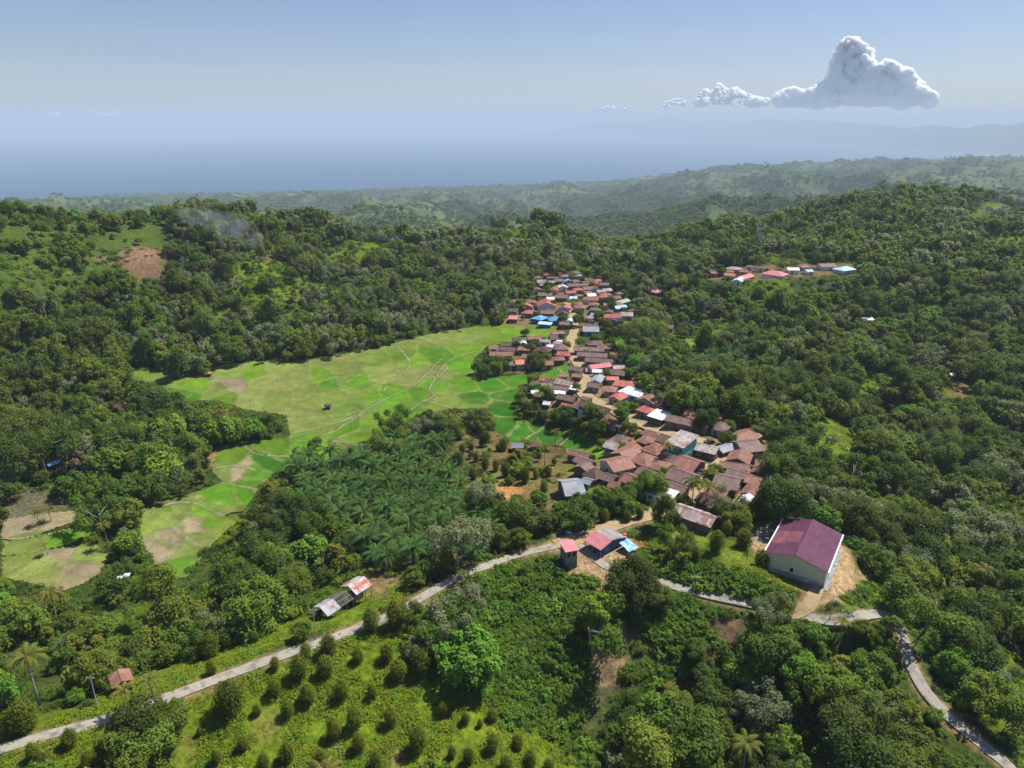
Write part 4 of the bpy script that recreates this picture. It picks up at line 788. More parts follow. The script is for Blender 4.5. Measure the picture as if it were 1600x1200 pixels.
for q in HDATA:
    cl, u1, v1, u2, v2, dp, t, rf, wl, h = q
    A_ = np.array(cast(u1, v1, h)); B_ = np.array(cast(u2, v2, h)); dv = B_ - A_; L_ = np.linalg.norm(dv)
    # eaves overhang the walls by half a metre; guard against wild depths on slopes
    L_ = min(max(L_ * 1.10, 3.4), 19); dp = dp * (1.18 if cl in (0,) else 1.32); rz = math.atan2(dv[1], dv[0]); rz = max(min(rz, .75), -.75) if abs(rz) < 1.4 else 0
    mid = (A_ + B_) / 2; w_ = max(2.4, L_ - .9); d_ = max(2.2, dp - .6); n_v = np.array((-math.sin(rz), math.cos(rz))); base = mid + n_v * .5
    cs = [base + np.array((math.cos(rz), math.sin(rz))) * s * w_ / 2 + n_v * k * d_ for s in (-1, 1) for k in (0, 1)]
    zz = [float(height(*p)) for p in cs]; HD.append(dict(q=q, base=base, rz=rz, w=w_, d=d_, h=h, z=float(height(*mid)), t=t, rf=rf, wl=wl, cl=cl, uv=((u1 + u2) / 2, (v1 + v2) / 2)))
def cast_house(cl, x, y, w_, d_, t, rf, wl, rz): return dict(q=None, base=np.array((x, y)), rz=rz, w=w_, d=d_, h=2.7, z=0, t=t, rf=rf, wl=wl, cl=cl, uv=(0, 0))
def overlap(a, b):
    """separating-axis test of two footprints; returns penetration"""
    best = 1e9; ax = None
    def cor(h_):
        e = np.array((math.cos(h_['rz']), math.sin(h_['rz']))); n = np.array((-e[1], e[0])); return [h_['base'] + e * s * (h_['w'] / 2 + .35) + n * k for s in (-1, 1) for k in (-.3, h_['d'] + .3)], e, n
    ca, ea, na = cor(a); cb_, eb, nb = cor(b)
    for x in (ea, na, eb, nb):
        pa = [p @ x for p in ca]; pb = [p @ x for p in cb_]; o = min(max(pa), max(pb)) - max(min(pa), min(pb))
        if o <= 0: return 0, None
        if o < best: best = o; ax = x * (1 if (np.mean(pb) - np.mean(pa)) > 0 else -1)
    return best, ax
for it in range(60):      # ease overlapping footprints apart, shrinking a little
    mv = 0
    for i in range(len(HD)):
        for j in range(i + 1, len(HD)):
            a, b = HD[i], HD[j]
            if np.hypot(*(a['base'] - b['base'])) > 26: continue
            o, x = overlap(a, b)
            if o > 0:
                mv += 1; a['base'] = a['base'] - x * min(o * .25, .4); b['base'] = b['base'] + x * min(o * .25, .4)
                if it > 12:
                    for h_ in (a, b): h_['w'] = max(2.4, h_['w'] * .985); h_['d'] = max(2.4, h_['d'] * .985)
    if not mv: break
gi_ = random.Random(11)
RD_ = np.vstack([np.array(W)[::3] for W in ROADW])
for cl, cnt, zone in ((3, 34, HZW[3]), (1, 12, HZW[1]), (2, 14, HZW[2]), (0, 12, HZW[0]), (4, 6, HZW[4])):
    made = 0
    for tr_ in range(1500):
        if made >= cnt: break
        a_ = gi_.choice([h_ for h_ in HD if h_['cl'] == cl]); an = gi_.random() * 6.28; r_ = gi_.uniform(7, 14); p = a_['base'] + np.array((math.cos(an), math.sin(an))) * r_
        if not in_poly(np.array([p[0]]), np.array([p[1]]), zone)[0] or in_poly(np.array([p[0]]), np.array([p[1]]), RICEW)[0]: continue
        c_ = cast_house(cl, p[0], p[1], gi_.uniform(4.2, 8.5), gi_.uniform(3.8, 6.5), gi_.choice('ppphhg'), gi_.choice(['brown', 'brown', 'rust', 'rust', 'rust', 'dark', 'pale', 'red'] if cl else ['brown', 'rust', 'rust', 'pale']), gi_.choice(['wood', 'grey', 'white']), a_['rz'] + gi_.uniform(-.15, .15))
        mid_p = c_['base'] + np.array((-math.sin(c_['rz']), math.cos(c_['rz']))) * c_['d'] / 2
        if ((RD_ - mid_p) ** 2).sum(1).min() < (3.2 + max(c_['w'], c_['d']) * .5) ** 2 * .8: continue
        if any(np.hypot(*(c_['base'] - b_['base'])) < 22 and overlap(c_, b_)[0] > 0 for b_ in HD): continue
        HD.append(c_); made += 1
    print('infill', cl, made)
print('house overlaps left', mv, 'after', it)
def band_of(h_): return h_['cl']
# labels: roof colour + form + place, ordinal by position
byk = {}
for i, h_ in enumerate(HD):
    e = np.array((math.cos(h_['rz']), math.sin(h_['rz']))); c_ = h_['base']; zb = float(height(*c_)); h_['z'] = zb; u_, v_ = proj(c_[0], c_[1], zb + h_['h']); h_['u'], h_['v'] = float(u_), float(v_)
    byk.setdefault((h_['cl'], h_['rf'], h_['t']), []).append(i)
for k, ids in byk.items():
    cl, rf, t = k; base = '%s %s-roofed house' % (ROOFWORD[rf], SHAPE[t]) if False else None
    ids.sort(key=lambda i: HD[i]['u'])
    for n, i in enumerate(ids):
        wd = {'blue': 'blue', 'teal': 'teal', 'cream': 'cream', 'white': 'white', 'wood': 'plank', 'grey': 'grey', 'dark': 'dark'}[HD[i]['wl']]
        if len(ids) == 1: s = 'only house with a %s %s roof %s' % (ROOFWORD[rf], SHAPE[t], PLACE[cl])
        else: s = '%s %s-roofed %s house %s, %s from left' % (ROOFWORD[rf], SHAPE[t], wd + '-walled' if wd in ('blue', 'teal', 'cream') else '', PLACE[cl].replace(' round the wide dirt road', '').replace(' between paddies and plantation', ''), ordn(n + 1))
        HD[i]['label'] = ' '.join(s.split())
for h_ in HD:
    u_, v_ = h_['u'], h_['v']; det = 2 if v_ > 590 else 1
    house('house', h_['base'][0], h_['base'][1], h_['z'] + .05, h_['rz'], h_['w'], h_['d'], h_['h'], h_['t'], h_['rf'], h_['wl'], h_['label'], GRP[h_['cl']], det=det)
# ------------------------------------------------------------------ the purple-roofed hall
H = 5.0; rz = HALLYAW; nv = np.array((-math.sin(rz), math.cos(rz))); mid = HALLC.copy(); zb = .05; wI, dI = HALLW, HALLD
hall = empty('assembly_hall', (mid[0], mid[1], zb), rz); tag(hall, 'large hall with purple metal roof and cream gable on the sandy yard', 'hall')
m = MB(); ov = .5; pc = .27; x0, x1, y0, y1 = -wI / 2 - ov, wI / 2 + ov, -ov, dI + ov; rz_ = H + (x1 - x0) / 2 * pc
m.slab([(x0, y0, H), (0, y0, rz_), (0, y1, rz_), (x0, y1, H)], .08); m.slab([(0, y0, rz_ + .003), (x1, y0, H), (x1, y1, H), (0, y1, rz_ + .003)], .08); rf = m.build('roof', [ROOF['plum']], hall)
m = MB(); m.box(-.22, .22, y0, y1, rz_ + .02, rz_ + .10); m.build('ridge_cap', [ROOF['plum']], rf)
pm = MB(); sl = pc     # paler weathered sheets on the near-left slope
for (xa, xb, ya, yb) in ((-7.2, -.9, dI * .60, dI * .635), (-7.6, -4.2, dI * .28, dI * .60), (-4.1, -.9, dI * .34, dI * .60), (-7.4, -5.6, dI * .93, dI * .955)):
    f_ = lambda xx: H + (xx - x0) * (rz_ - H) / (0 - x0) + .014
    pm.slab([(xa, ya, f_(xa)), (xb, ya, f_(xb)), (xb, yb, f_(xb)), (xa, yb, f_(xa))], .01)
pm.build('faded_sheet', [roofmat('roof_plum_faded', (.17, .055, .075), (.22, .09, .10), (.17, .06, .08), .1)], rf)
zt = H + ov * pc - .12
m = MB(); m.box(-wI / 2, wI / 2, 0, dI, -.2, zt); m.poly([(-wI / 2, 0, zt), (wI / 2, 0, zt), (0, 0, zt + wI / 2 * pc)]); m.poly([(-wI / 2, dI, zt), (wI / 2, dI, zt), (0, dI, zt + wI / 2 * pc)][::-1]); m.build('wall', [WALL['cream']], hall)
m = MB(); m.box(-wI / 2 - .06, wI / 2 + .06, -.06, dI + .06, -4.5, 1.3); m.build('plinth', [simple('stained_base', (.30, .31, .36), .9, .5, .5)], hall)
for s in (-1, 1): m = MB(); m.box(*sorted((s * (wI / 2 + ov - .05), s * (wI / 2 + ov + .32))), y0, y1, H - .28, H - .02); m.build('gutter', [WHITEP], hall)
m = MB(); m.box(wI / 2 + .02, wI / 2 + .22, -.16, .1, -.4, H - .2); m.build('corner_post', [WHITEP], hall); m = MB(); m.box(-wI / 2 + 6.2, -wI / 2 + 7.0, -.09, -.065, 1.7, 2.9); m.build('vent', [GLASS], hall)
m = MB(); m.box(wI / 2 + .07, wI / 2 + 1.2, -1.2, dI, -3, .12); m.build('apron', [CONC], hall)
HOUSES_BUILT.append((mid[0] + nv[0] * dI / 2, mid[1] + nv[1] * dI / 2, 15, rz, wI, dI))
# ------------------------------------------------------------------ grey two-storey block with the pink roof
H = 5.6; A_ = np.array(cast(869, 850, H)); B_ = np.array(cast(885, 863, H)); Cc = np.array(cast(902, 858, H)); print('tower', np.linalg.norm(A_ - B_), np.linalg.norm(Cc - B_))
dv = Cc - B_; rz = math.atan2(dv[1], dv[0]); w_, d_ = max(3.2, np.linalg.norm(dv)), max(3.6, np.linalg.norm(A_ - B_)); nv = np.array((-math.sin(rz), math.cos(rz))); mid = (B_ + Cc) / 2; zb = float(height(*mid))
tw = empty('concrete_block_building', (mid[0], mid[1], zb), rz); tag(tw, 'small grey two-storey concrete building with flat pink roof by the road junction', 'building')
m = MB(); m.box(-w_ / 2, w_ / 2, 0, d_, -3, H); m.build('wall', [CONC], tw); m = MB(); m.slab([(-w_ / 2 - .35, -.4, H + .12), (w_ / 2 + .35, -.4, H + .12), (w_ / 2 + .35, d_ + .4, H + .55), (-w_ / 2 - .35, d_ + .4, H + .55)], .1); m.build('roof', [ROOF['pink']], tw)
m = MB(); m.box(-w_ / 2 - .04, w_ / 2 + .04, -.05, d_ + .04, -3, 1.9); m.build('lower_wall', [simple('dark_render', (.13, .135, .15), .9, .3)], tw)
for xx in (-w_ * .25, w_ * .22):
    m = MB(); m.box(xx - .35, xx + .35, -.03, -.004, H - 1.9, H - .5); m.build('window', [GLASS], tw)
m = MB(); m.box(-w_ / 2 - .03, -w_ / 2 - .004, d_ * .15, d_ * .3, H - 1.6, H - .6); m.build('window', [GLASS], tw)
HOUSES_BUILT.append((mid[0], mid[1] + 2, 5, 0, 5, 5))
# ------------------------------------------------------------------ roadside house: pink slope, weathered slope, blue tarpaulin
H = 3.0; P1 = np.array(cast(920, 846, H)); P2 = np.array(cast(939, 858, H)); Rr = np.array(cast(954, 842, H + 1.2)); R2 = np.array(cast(935, 831, H + 1.2)); E1 = np.array(cast(979, 835, H)); print('kiosk', P1, P2, Rr, R2, E1)
dv = P2 - P1; rz = math.atan2(dv[1], dv[0]) + math.pi / 2; ln = np.linalg.norm(dv); ex = np.array((math.cos(rz), math.sin(rz))); ey = np.array((-ex[1], ex[0]))
# local frame: x across the ridge (from pink side to the far side), y along the ridge away from P2
wR = max(7.5, abs((E1 - P2) @ ex)); org = P2; zb = float(height(*org)); k = empty('roadside_house', (org[0], org[1], zb), rz); tag(k, 'roadside house with one pink and one rust-stained white roof slope', 'house')
wR = min(wR, 12); rx = min(max(abs((Rr - P2) @ ex), 3.2), wR * .5); ln = max(ln, 6.0); print('kiosk dims', wR, rx, ln)
m = MB(); m.slab([(-.4, -.3, H - .1), (rx, -.3, H + 1.2), (rx, ln + .3, H + 1.2), (-.4, ln + .3, H - .1)], .09); m.build('roof', [ROOF['pink']], k)['label'] = 'pink painted roof slope'
m = MB(); m.slab([(rx, -.1, H + 1.203), (wR, -.1, H - .25), (wR, ln + .1, H - .25), (rx, ln + .1, H + 1.203)], .09); m.build('roof', [ROOF['pale']], k)['label'] = 'pale weathered roof slope with rust'
m = MB(); m.box(2.2, wR - .5, .6, ln - .3, -2.5, H - .45); m.poly([(2.2, .6, H - .45), (wR - .5, .6, H - .45), (rx, .6, H + 1.05)]); m.poly([(2.2, ln - .3, H - .45), (wR - .5, ln - .3, H - .45), (rx, ln - .3, H + 1.05)][::-1]); m.build('wall', [WALL['blue']], k)
for (px_, py_) in ((.0, .1), (.0, ln - .1), (.0, ln * .5)): m = MB(); m.box(px_ - .08, px_ + .08, py_ - .08, py_ + .08, -2.5, H - .13); m.build('post', [TIMBER], k)
q = link('door', WD, k, (rx + 1, .6, 0)); link('window', WF, k, (wR - 1.5, .6, 1.5))
m = MB(); nn = 7
for i in range(nn):
    for j in range(nn):
        f_ = lambda a, b: (wR - 3.6 + 3.6 * a, -.4 - 3.9 * b + .0, 2.35 - .9 * b + .10 * math.sin(a * 9 + b * 5) + .05 * math.sin(b * 14))
        a0, a1, b0, b1 = i / nn, (i + 1) / nn, j / nn, (j + 1) / nn; m.poly([f_(a0, b0), f_(a0, b1), f_(a1, b1), f_(a1, b0)])
aw = empty('tarpaulin_awning', (org[0], org[1], zb), rz); tag(aw, 'blue and white tarpaulin awning stretched beside the roadside house', 'awning'); m.build('sheet', [BLUETARP], aw)
for (px_, py_, hz) in ((wR - 3.5, -4.2, 1.4), (wR - .1, -4.2, 1.4), (wR - 3.5, -.5, 2.35), (wR - .1, -.5, 2.35)): m = MB(); m.tube([(px_, py_, -2), (px_, py_, hz)], .05, 5); m.build('pole', [TIMBER], aw)
m = MB(); m.tube([(0, 0, -.3), (0, 0, .8)], .55, 12); m.tube([(0, 0, .8), (0, 0, .95)], [.55, .2], 12); tk = np.array(org) + ex * (wR + .2) + ey * 1.0; o = m.build('water_tank', [simple('orange_plastic', (.65, .09, .04), .5, .1)]); o.location = (tk[0], tk[1], float(height(*tk)) + 1.9); tag(o, 'orange water tank beside the roadside house', 'water tank')
m = MB(); m.box(-.7, .7, -.7, .7, -2, 1.6); o = m.build('tank_stand', [CONC]); o.location = (tk[0], tk[1], float(height(*tk))); tag(o, 'concrete stand under the orange water tank', 'stand')
HOUSES_BUILT.append((org[0] + ex[0] * 4, org[1] + ex[1] * 4 + 3, 8, 0, 5, 5))
# blue-and-black heap covered by plastic across the road
for (uu, vv, rr_, mt, lb) in ((876, 834, 1.5, simple('dark_heap', (.05, .05, .06), .8, .4), 'dark sand heap on the verge across from the roadside house'), (888, 832, .9, BLUETARP, 'small heap under blue tarpaulin beside the dark sand heap')):
    x, y = cast(uu, vv); V = []; F = []; nn = 14
    for i in range(6):
        for j in range(nn): r_ = rr_ * (1 - i / 5.2) * (1 + .2 * math.sin(j * 1.9)); V.append((math.cos(j / nn * 6.283) * r_, math.sin(j / nn * 6.283) * r_, -.1 + rr_ * .55 * math.sin(i / 5 * 1.57)))
    for i in range(5):
        for j in range(nn): F.append((i * nn + j, i * nn + (j + 1) % nn, (i + 1) * nn + (j + 1) % nn, (i + 1) * nn + j))
    o = link('sand_heap' if rr_ > 1 else 'covered_heap', mesh_np('heap', V, np.array(F), mt, smooth=True), None, (x, y, float(height(x, y)))); tag(o, lb, 'heap')
# ------------------------------------------------------------------ half-ruined shed beside the concrete road
H = 2.7; U1 = np.array(cast(511, 954, H)); U2 = np.array(cast(580, 920, H)); dv = U2 - U1; rz = math.atan2(dv[1], dv[0]); ln = np.linalg.norm(dv); print('shed', ln, math.degrees(rz))
nv = np.array((-math.sin(rz), math.cos(rz))); zb = float(height(*((U1 + U2) / 2))); sh = empty('ruined_shed', (U1[0], U1[1], zb), rz); tag(sh, 'long half-ruined shed with bare rafters between two patched tin roofs', 'shed')
wd = 4.6; hr = H + 1.15; a1, b0, b1 = ln * .27, ln * .62, ln
def patch_roof(xa, xb, both, name_l):
    m = MB(); m.slab([(xa, -.5, H - .15), (xb, -.5, H - .15), (xb, wd / 2, hr), (xa, wd / 2, hr)], .06)
    if both: m.slab([(xa, wd / 2, hr + .003), (xb, wd / 2, hr + .003), (xb, wd + .5, H - .15), (xa, wd + .5, H - .15)], .06)
    o = m.build('roof', [roofmat('roof_tin', (.33, .34, .37), (.45, .46, .49), (.32, .09, .05), .42)], sh); o['label'] = name_l
patch_roof(-.3, a1, True, 'patched tin roof over the lower end'); 
sh_up = .9
m = MB(); m.slab([(b0, -.6, H + sh_up - .2), (b1, -.6, H + sh_up - .2), (b1, wd / 2, hr + sh_up), (b0, wd / 2, hr + sh_up)], .06); m.slab([(b0, wd / 2, hr + sh_up + .003), (b1, wd / 2, hr + sh_up + .003), (b1, wd + .6, H + sh_up - .2), (b0, wd + .6, H + sh_up - .2)], .06); o = m.build('roof', [roofmat('roof_tin_rusty', (.36, .36, .39), (.46, .46, .49), (.38, .09, .04), .55)], sh); o['label'] = 'higher tin roof with orange rust patches'
for i in range(9):
    xx = a1 + (b0 - a1) * (i + .5) / 9; m = MB(); m.tube([(xx, -.4, H - .2), (xx, wd / 2, hr - .05)], .055, 4); m.tube([(xx, wd / 2, hr - .05), (xx, wd + .4, H - .2)], .055, 4); m.build('rafter', [TIMBER], sh)
for yy, zz in ((0, H - .12), (wd / 4, H + .45), (wd / 2, hr), (wd * .75, H + .45), (wd, H - .12)): m = MB(); m.tube([(0, yy, zz), (b0 + .1, yy, zz)], .055, 4); m.build('purlin', [TIMBER], sh)
for i in range(8):
    for yy in (0, wd): xx = ln * i / 7; m = MB(); m.tube([(xx, yy, -2), (xx, yy, (H - .1) if xx < b0 else H + sh_up - .1)], .08, 5); m.build('post', [TIMBER], sh)
m = MB(); m.box(.2, ln * .62, wd - .06, wd + .02, -1.5, 1.2); m.box(b0 + .2, b1 - .3, wd * .6, wd * .6 + .08, -1.5, H); m.box(b0 + .2, b0 + .28, .3, wd * .6, -1.5, H); m.build('wall', [WALL['dark']], sh)
HOUSES_BUILT.append(((U1[0] + U2[0]) / 2, (U1[1] + U2[1]) / 2 + 2, 9, 0, 9, 4))
# single sheds and huts
def single(name, u1, v1, u2, v2, dp, t, rf, wl, h, label, cat, pl=2.0):
    A_ = np.array(cast(u1, v1, h)); B_ = np.array(cast(u2, v2, h)); dv = B_ - A_; L_ = max(2.2, np.linalg.norm(dv) - .8); rz = math.atan2(dv[1], dv[0]); mid = (A_ + B_) / 2 + np.array((-math.sin(rz), math.cos(rz))) * .4
    return house(name, mid[0], mid[1], float(height(*mid)) + .03, rz, L_, dp, h, t, rf, wl, label, None, cat, det=1, plinth=pl)
single('hut', 176, 1074, 208, 1062, 3.2, 'g', 'rust', 'dark', 2.5, 'small red tin-roofed hut just above the road bend', 'hut')
single('shelter', 188, 903, 196, 902, 1.0, 's', 'white', 'dark', 2.3, 'tiny white-roofed shelter among trees beside the bare plots', 'shelter')
single('house', 870, 754, 884, 771, 6, 'g', 'grey', 'wood', 3.0, 'lone blue-grey gabled house among trees below the paddies', 'house')
single('house', 168, 430, 182, 430, 4, 'h', 'pale', 'wood', 2.6, 'pale round-looking hut roof on the bare hillside clearing', 'hut')
single('field_hut', 76, 728, 96, 724, 3, 's', 'blue', 'dark', 2.2, 'blue tarpaulin-roofed hut hidden in the forest on the left', 'hut')
single('house', 1481, 587, 1492, 588, 3, 's', 'white', 'wood', 2.4, 'white-roofed hut alone on the forested slope at the far right', 'hut')
single('field_hut', 508, 636, 516, 635, 2, 's', 'dark', 'dark', 1.8, 'tiny dark field shelter standing out in the paddies', 'hut')
single('field_hut', 320, 584, 330, 584, 2, 'p', 'orange', 'wood', 2.0, 'orange-roofed field hut under trees at the paddy corner', 'hut')
# ------------------------------------------------------------------ utility poles
def pole(u, v, h, label):
    x, y = cast(u, v); o = empty('utility_pole', (x, y, float(height(x, y)))); tag(o, label, 'utility pole', 'utility poles along the roads')
    m = MB(); m.tube([(0, 0, -.5), (.05, 0, h)], [.13, .08], 7); m.build('post', [METAL], o); m = MB(); m.box(-.8, .8, -.05, .05, h - .5, h - .4); m.build('crossarm', [METAL], o)
    for xx in (-.7, 0, .7): m = MB(); m.tube([(xx, 0, h - .4), (xx, 0, h - .18)], .06, 5); m.build('insulator', [WHITEP], o)
    return (x, y, float(height(x, y)) + h - .2)
for q in ((153, 1107, 8, 'utility pole by the road below the red hut'), (494, 1000, 8.5, 'grey utility pole on the verge beside the ruined shed'), (497, 1028, 3.5, 'short lower pole on the orchard side of the road'), (716, 906, 7, 'utility pole beside the road at the palm plantation'), (1296, 968, 7, 'utility pole beside the road below the hall'), (1083, 926, 5, 'thin pole on the lower road bend'), (1104, 752, 7, 'pole in the middle of the lower village street'), (532, 1196, 5, 'pale bare pole at the bottom edge of the orchard'), (392, 645, 7, 'pole standing in the far-left paddies')): pole(*q)
# pylon on the right-hand hill
x, y = cast(1183, 404); py = empty('lattice_pylon', (x, y, float(height(x, y)))); tag(py, 'slim lattice transmission tower above the ridge trees', 'pylon')
m = MB()
for s in range(4):
    a0 = (1.8 if s in (0, 3) else -1.8, 1.8 if s < 2 else -1.8); m.tube([(a0[0], a0[1], -1), (a0[0] * .12, a0[1] * .12, 31)], .16, 4)
for kx in range(9):
    z0, z1 = kx * 3.3, (kx + 1) * 3.3; f0, f1 = 1.8 * (1 - .88 * z0 / 31), 1.8 * (1 - .88 * z1 / 31)
    for (a, b) in (((1, 1), (-1, 1)), ((-1, 1), (-1, -1)), ((-1, -1), (1, -1)), ((1, -1), (1, 1))): m.tube([(a[0] * f0, a[1] * f0, z0), (b[0] * f1, b[1] * f1, z1)], .09, 3)
m.build('tower_frame', [METAL], py)
for hz in (24, 27.5): m = MB(); m.box(-3.2, 3.2, -.1, .1, hz, hz + .3); m.build('crossarm', [METAL], py)
# ------------------------------------------------------------------ vehicles in the village street
def car_meshes(col, nm):
    b = MB(); P = [(-2.0, .35), (-2.0, .85), (-1.75, .95), (-.9, 1.0), (-.45, 1.45), (1.0, 1.5), (1.7, 1.0), (2.0, .9), (2.0, .35)]
    for (a, c_) in zip(P, P[1:] + P[:1]): b.poly([(a[0], -.8, a[1]), (c_[0], -.8, c_[1]), (c_[0], .8, c_[1]), (a[0], .8, a[1])][::-1])
    b.poly([(p[0], -.8, p[1]) for p in P][::-1]); b.poly([(p[0], .8, p[1]) for p in P]); g = MB()
    g.poly([(-.88, -.7, 1.03), (-.88, .7, 1.03), (-.5, .7, 1.44), (-.5, -.7, 1.44)][::-1])
    for s in (-1, 1): q = [(-.75, s * .815, 1.05), (1.45, s * .815, 1.05), (.95, s * .815, 1.4), (-.42, s * .815, 1.38)]; g.poly(q if s < 0 else q[::-1])
    wh = MB(); wh.tube([(0, -.11, 0), (0, .11, 0)], .33, 12)
    return b.mesh('body', [simple(nm, col, .35, .05)]), g.mesh('windscreen', [GLASS]), wh.mesh('wheel', [simple('tyre', (.02, .02, .02), .9, .1)])
CARS = [((.05, .055, .065), 1096, 742, .9, 'dark car parked beside the village street outside rust-roofed houses'), ((.06, .07, .09), 1108, 694, .2, 'dark pickup-sized car parked at the village street corner'), ((.60, .60, .58), 1064, 686, -.1, 'white car on the dirt road behind the teal building')]
for i, (colr, u, v, rz, lb) in enumerate(CARS):
    x, y = cast(u, v); o = empty('parked_car', (x, y, float(height(x, y)) + .35), rz); tag(o, lb, 'car', 'cars parked in the village'); bm_, gm, wm = car_meshes(colr, 'car_paint'); link('body', bm_, o); link('windscreen', gm, o)
    for sx in (-1.25, 1.3):
        for sy in (-.75, .75): link('wheel', wm, o, (sx, sy, .33))
for (u, v, c_, lb) in ((1080, 788, (.7, .12, .06), 'orange water tank behind the striped long roof'), (1089, 793, (.10, .40, .25), 'green tarpaulin-covered cart beside the orange tank'), (1010, 675, (.15, .35, .7), 'blue water tank beside the dirt road'), (1005, 690, (.5, .6, .7), 'pale blue tank on the ochre ground')):
    x, y = cast(u, v); m = MB(); m.tube([(0, 0, -.2), (0, 0, 1.1)], .8, 14); m.tube([(0, 0, 1.1), (0, 0, 1.35)], [.8, .25], 14); o = m.build('water_tank', [simple('tank_plastic', c_, .5, .1)], smooth=False); o.location = (x, y, float(height(x, y))); tag(o, lb.replace('tarpaulin-covered cart', 'round tank'), 'water tank')
# boulders / graves in the clearing on the right
for k, (u, v) in enumerate(((1296, 685), (1303, 688), (1290, 672), (1312, 680), (1322, 702), (1284, 664), (1300, 668), (1308, 720))):
    x, y = cast(u, v); m = MB(); s = (.9, 1.2, .7, .6, .8, .6, .7, .6)[k]; m.box(-s, s, -s * .6, s * .6, -.3, .35 * s); m.box(-s * .7, -s * .5, -s * .5, s * .5, .35 * s, 1.0 * s); o = m.build('grave_marker', [simple('limewash', (.62, .61, .58), .8, .15)]); o.location = (x, y, float(height(x, y)) + .05); o.rotation_euler = (0, 0, k * .7)
    tag(o, 'small white grave marker in the grassy clearing right of the village, %s from the left' % ordn(1 + sorted([1296, 1303, 1290, 1312, 1322, 1284, 1300, 1308]).index(u)), 'grave marker', 'grave markers in the clearing')
for k, (u, v, s) in enumerate(((1180, 822, .7), (1186, 826, .5), (1199, 822, .9), (1202, 826, .4), (1190, 829, .45), (1305, 884, .9), (1301, 898, .5))):
    x, y = cast(u, v); Vb = []; nn = 8
    g = np.random.default_rng(k)
    for i in range(5):
        for j in range(nn): a = (i + .2) / 4.4 * 3.14159; r_ = s * .6 * math.sin(a) * g.uniform(.8, 1.2); Vb.append((math.cos(j / nn * 6.283) * r_, math.sin(j / nn * 6.283) * r_ * .8, s * .4 * math.cos(a) + s * .2))
    F = [(i * nn + j, i * nn + (j + 1) % nn, (i + 1) * nn + (j + 1) % nn, (i + 1) * nn + j) for i in range(4) for j in range(nn)]
    o = link('rock', mesh_np('rock', Vb, np.array(F)[:, ::-1], simple('rock_grey' if k < 5 else 'cement_bag', (.25, .25, .25) if k < 5 else (.35, .5, .65), .9, .2)), None, (x, y, float(height(x, y)))); tag(o, (('%s grey boulder from the left on the gravel yard by the hall' % ordn(1 + sorted([1180, 1186, 1199, 1202, 1190]).index(u))) if k < 5 else ('pale blue cement sack on sand beside the hall', 'small pale sack nearer the hall corner')[k - 5]), 'boulder' if k < 5 else 'sack', 'boulders on the gravel yard' if k < 5 else None)
# ------------------------------------------------------------------ where plants may stand
Wp = lambda P: castpoly(densify(P + [P[0]], 40)[:-1])
WORLD = dict(orch=Wp(ORCH), verge=Wp(VERGE), vergel=Wp(VERGE_L), slope=Wp(SLOPE_G), clear=Wp(CLEAR_R), edge=Wp(EDGE_R), hill=Wp(HILL_L), mixed=Wp(MIXED), palm=Wp(PALMZ), palm2=Wp(PALM2), vine=Wp(VINE), vine2=Wp(VINE2), vine3=Wp(VINE3))
BARE = [COVW[i] for i in range(12, len(COVER))]
KEEP_PX = [RICE_PX] + RICE2[:3] + HOUSE_ZONES[:5] + [[(1165,812),(1215,800),(1320,830),(1350,885),(1330,950),(1255,965),(1190,890)], HOUSE_ZONES[6], [(488,925),(585,885),(640,915),(600,950),(500,975)], [(145,402),(200,390),(262,390),(255,425),(212,435),(165,412)], [(938,965),(990,975),(990,1050),(960,1105),(932,1105),(932,1040)], [(1065,1000),(1120,1005),(1112,1050),(1078,1090),(1055,1110),(1060,1060)], [(1000,998),(1026,998),(1028,1028),(1003,1030)], [(1285,655),(1330,680),(1320,715),(1282,725)], [(168,1048),(215,1048),(215,1080),(168,1080)], [(860,740),(905,740),(905,775),(860,775)],[(180,893),(205,893),(205,915),(180,915)], [(18,1005),(82,1005),(82,1065),(18,1065)], [(1480,600),(1515,590),(1520,615),(1495,625)]]
ROADPX = []
for W in ROADW:
    A_ = np.array(W[::2]); u_, v_ = proj(A_[:, 0], A_[:, 1], height(A_[:, 0], A_[:, 1])); ROADPX.append(np.column_stack([u_, v_]))
ROADPX_ALL = np.vstack(ROADPX); ROADXY = np.vstack([np.array(W[::2]) for W in ROADW])
HB = np.array([(h_[0], h_[1], h_[2]) for h_ in HOUSES_BUILT])
def near_road(x, y, r):
    out = np.zeros(len(x), bool)
    m = np.hypot(x, y) < 800; k = np.where(m)[0]
    for s in range(0, len(k), 4000):
        q = k[s:s + 4000]; d = ((x[q, None] - ROADXY[None, :, 0]) ** 2 + (y[q, None] - ROADXY[None, :, 1]) ** 2).min(1); out[q] = d < r * r
    return out
def near_house(x, y, pad):
    out = np.zeros(len(x), bool)
    for hx, hy, hr_ in HB: out |= (x - hx) ** 2 + (y - hy) ** 2 < (hr_ + pad) ** 2
    return out
def jgrid(r0, r1, s, half, jit=.42):
    x1 = r1 * math.sin(half); xs = np.arange(-x1, x1, s); ys = np.arange(r0 * math.cos(half) * .9, r1, s); X, Y = np.meshgrid(xs, ys); X = X + (np.arange(len(ys)) % 2 * s * .5)[:, None]
    X = X.ravel() + rng.uniform(-jit, jit, X.size) * s; Y = Y.ravel() + rng.uniform(-jit, jit, Y.size) * s; d = np.hypot(X, Y); m = (d >= r0) & (d < r1) & (np.abs(np.arctan2(X, Y)) < half)
    return X[m], Y[m]
HALF = R(44)
trees = []   # x y z kind scale
def blocked_px(u, v, rpx):
    b = np.zeros(len(u), bool)
    for P in KEEP_PX: b |= in_poly(u, v, P)
    return b
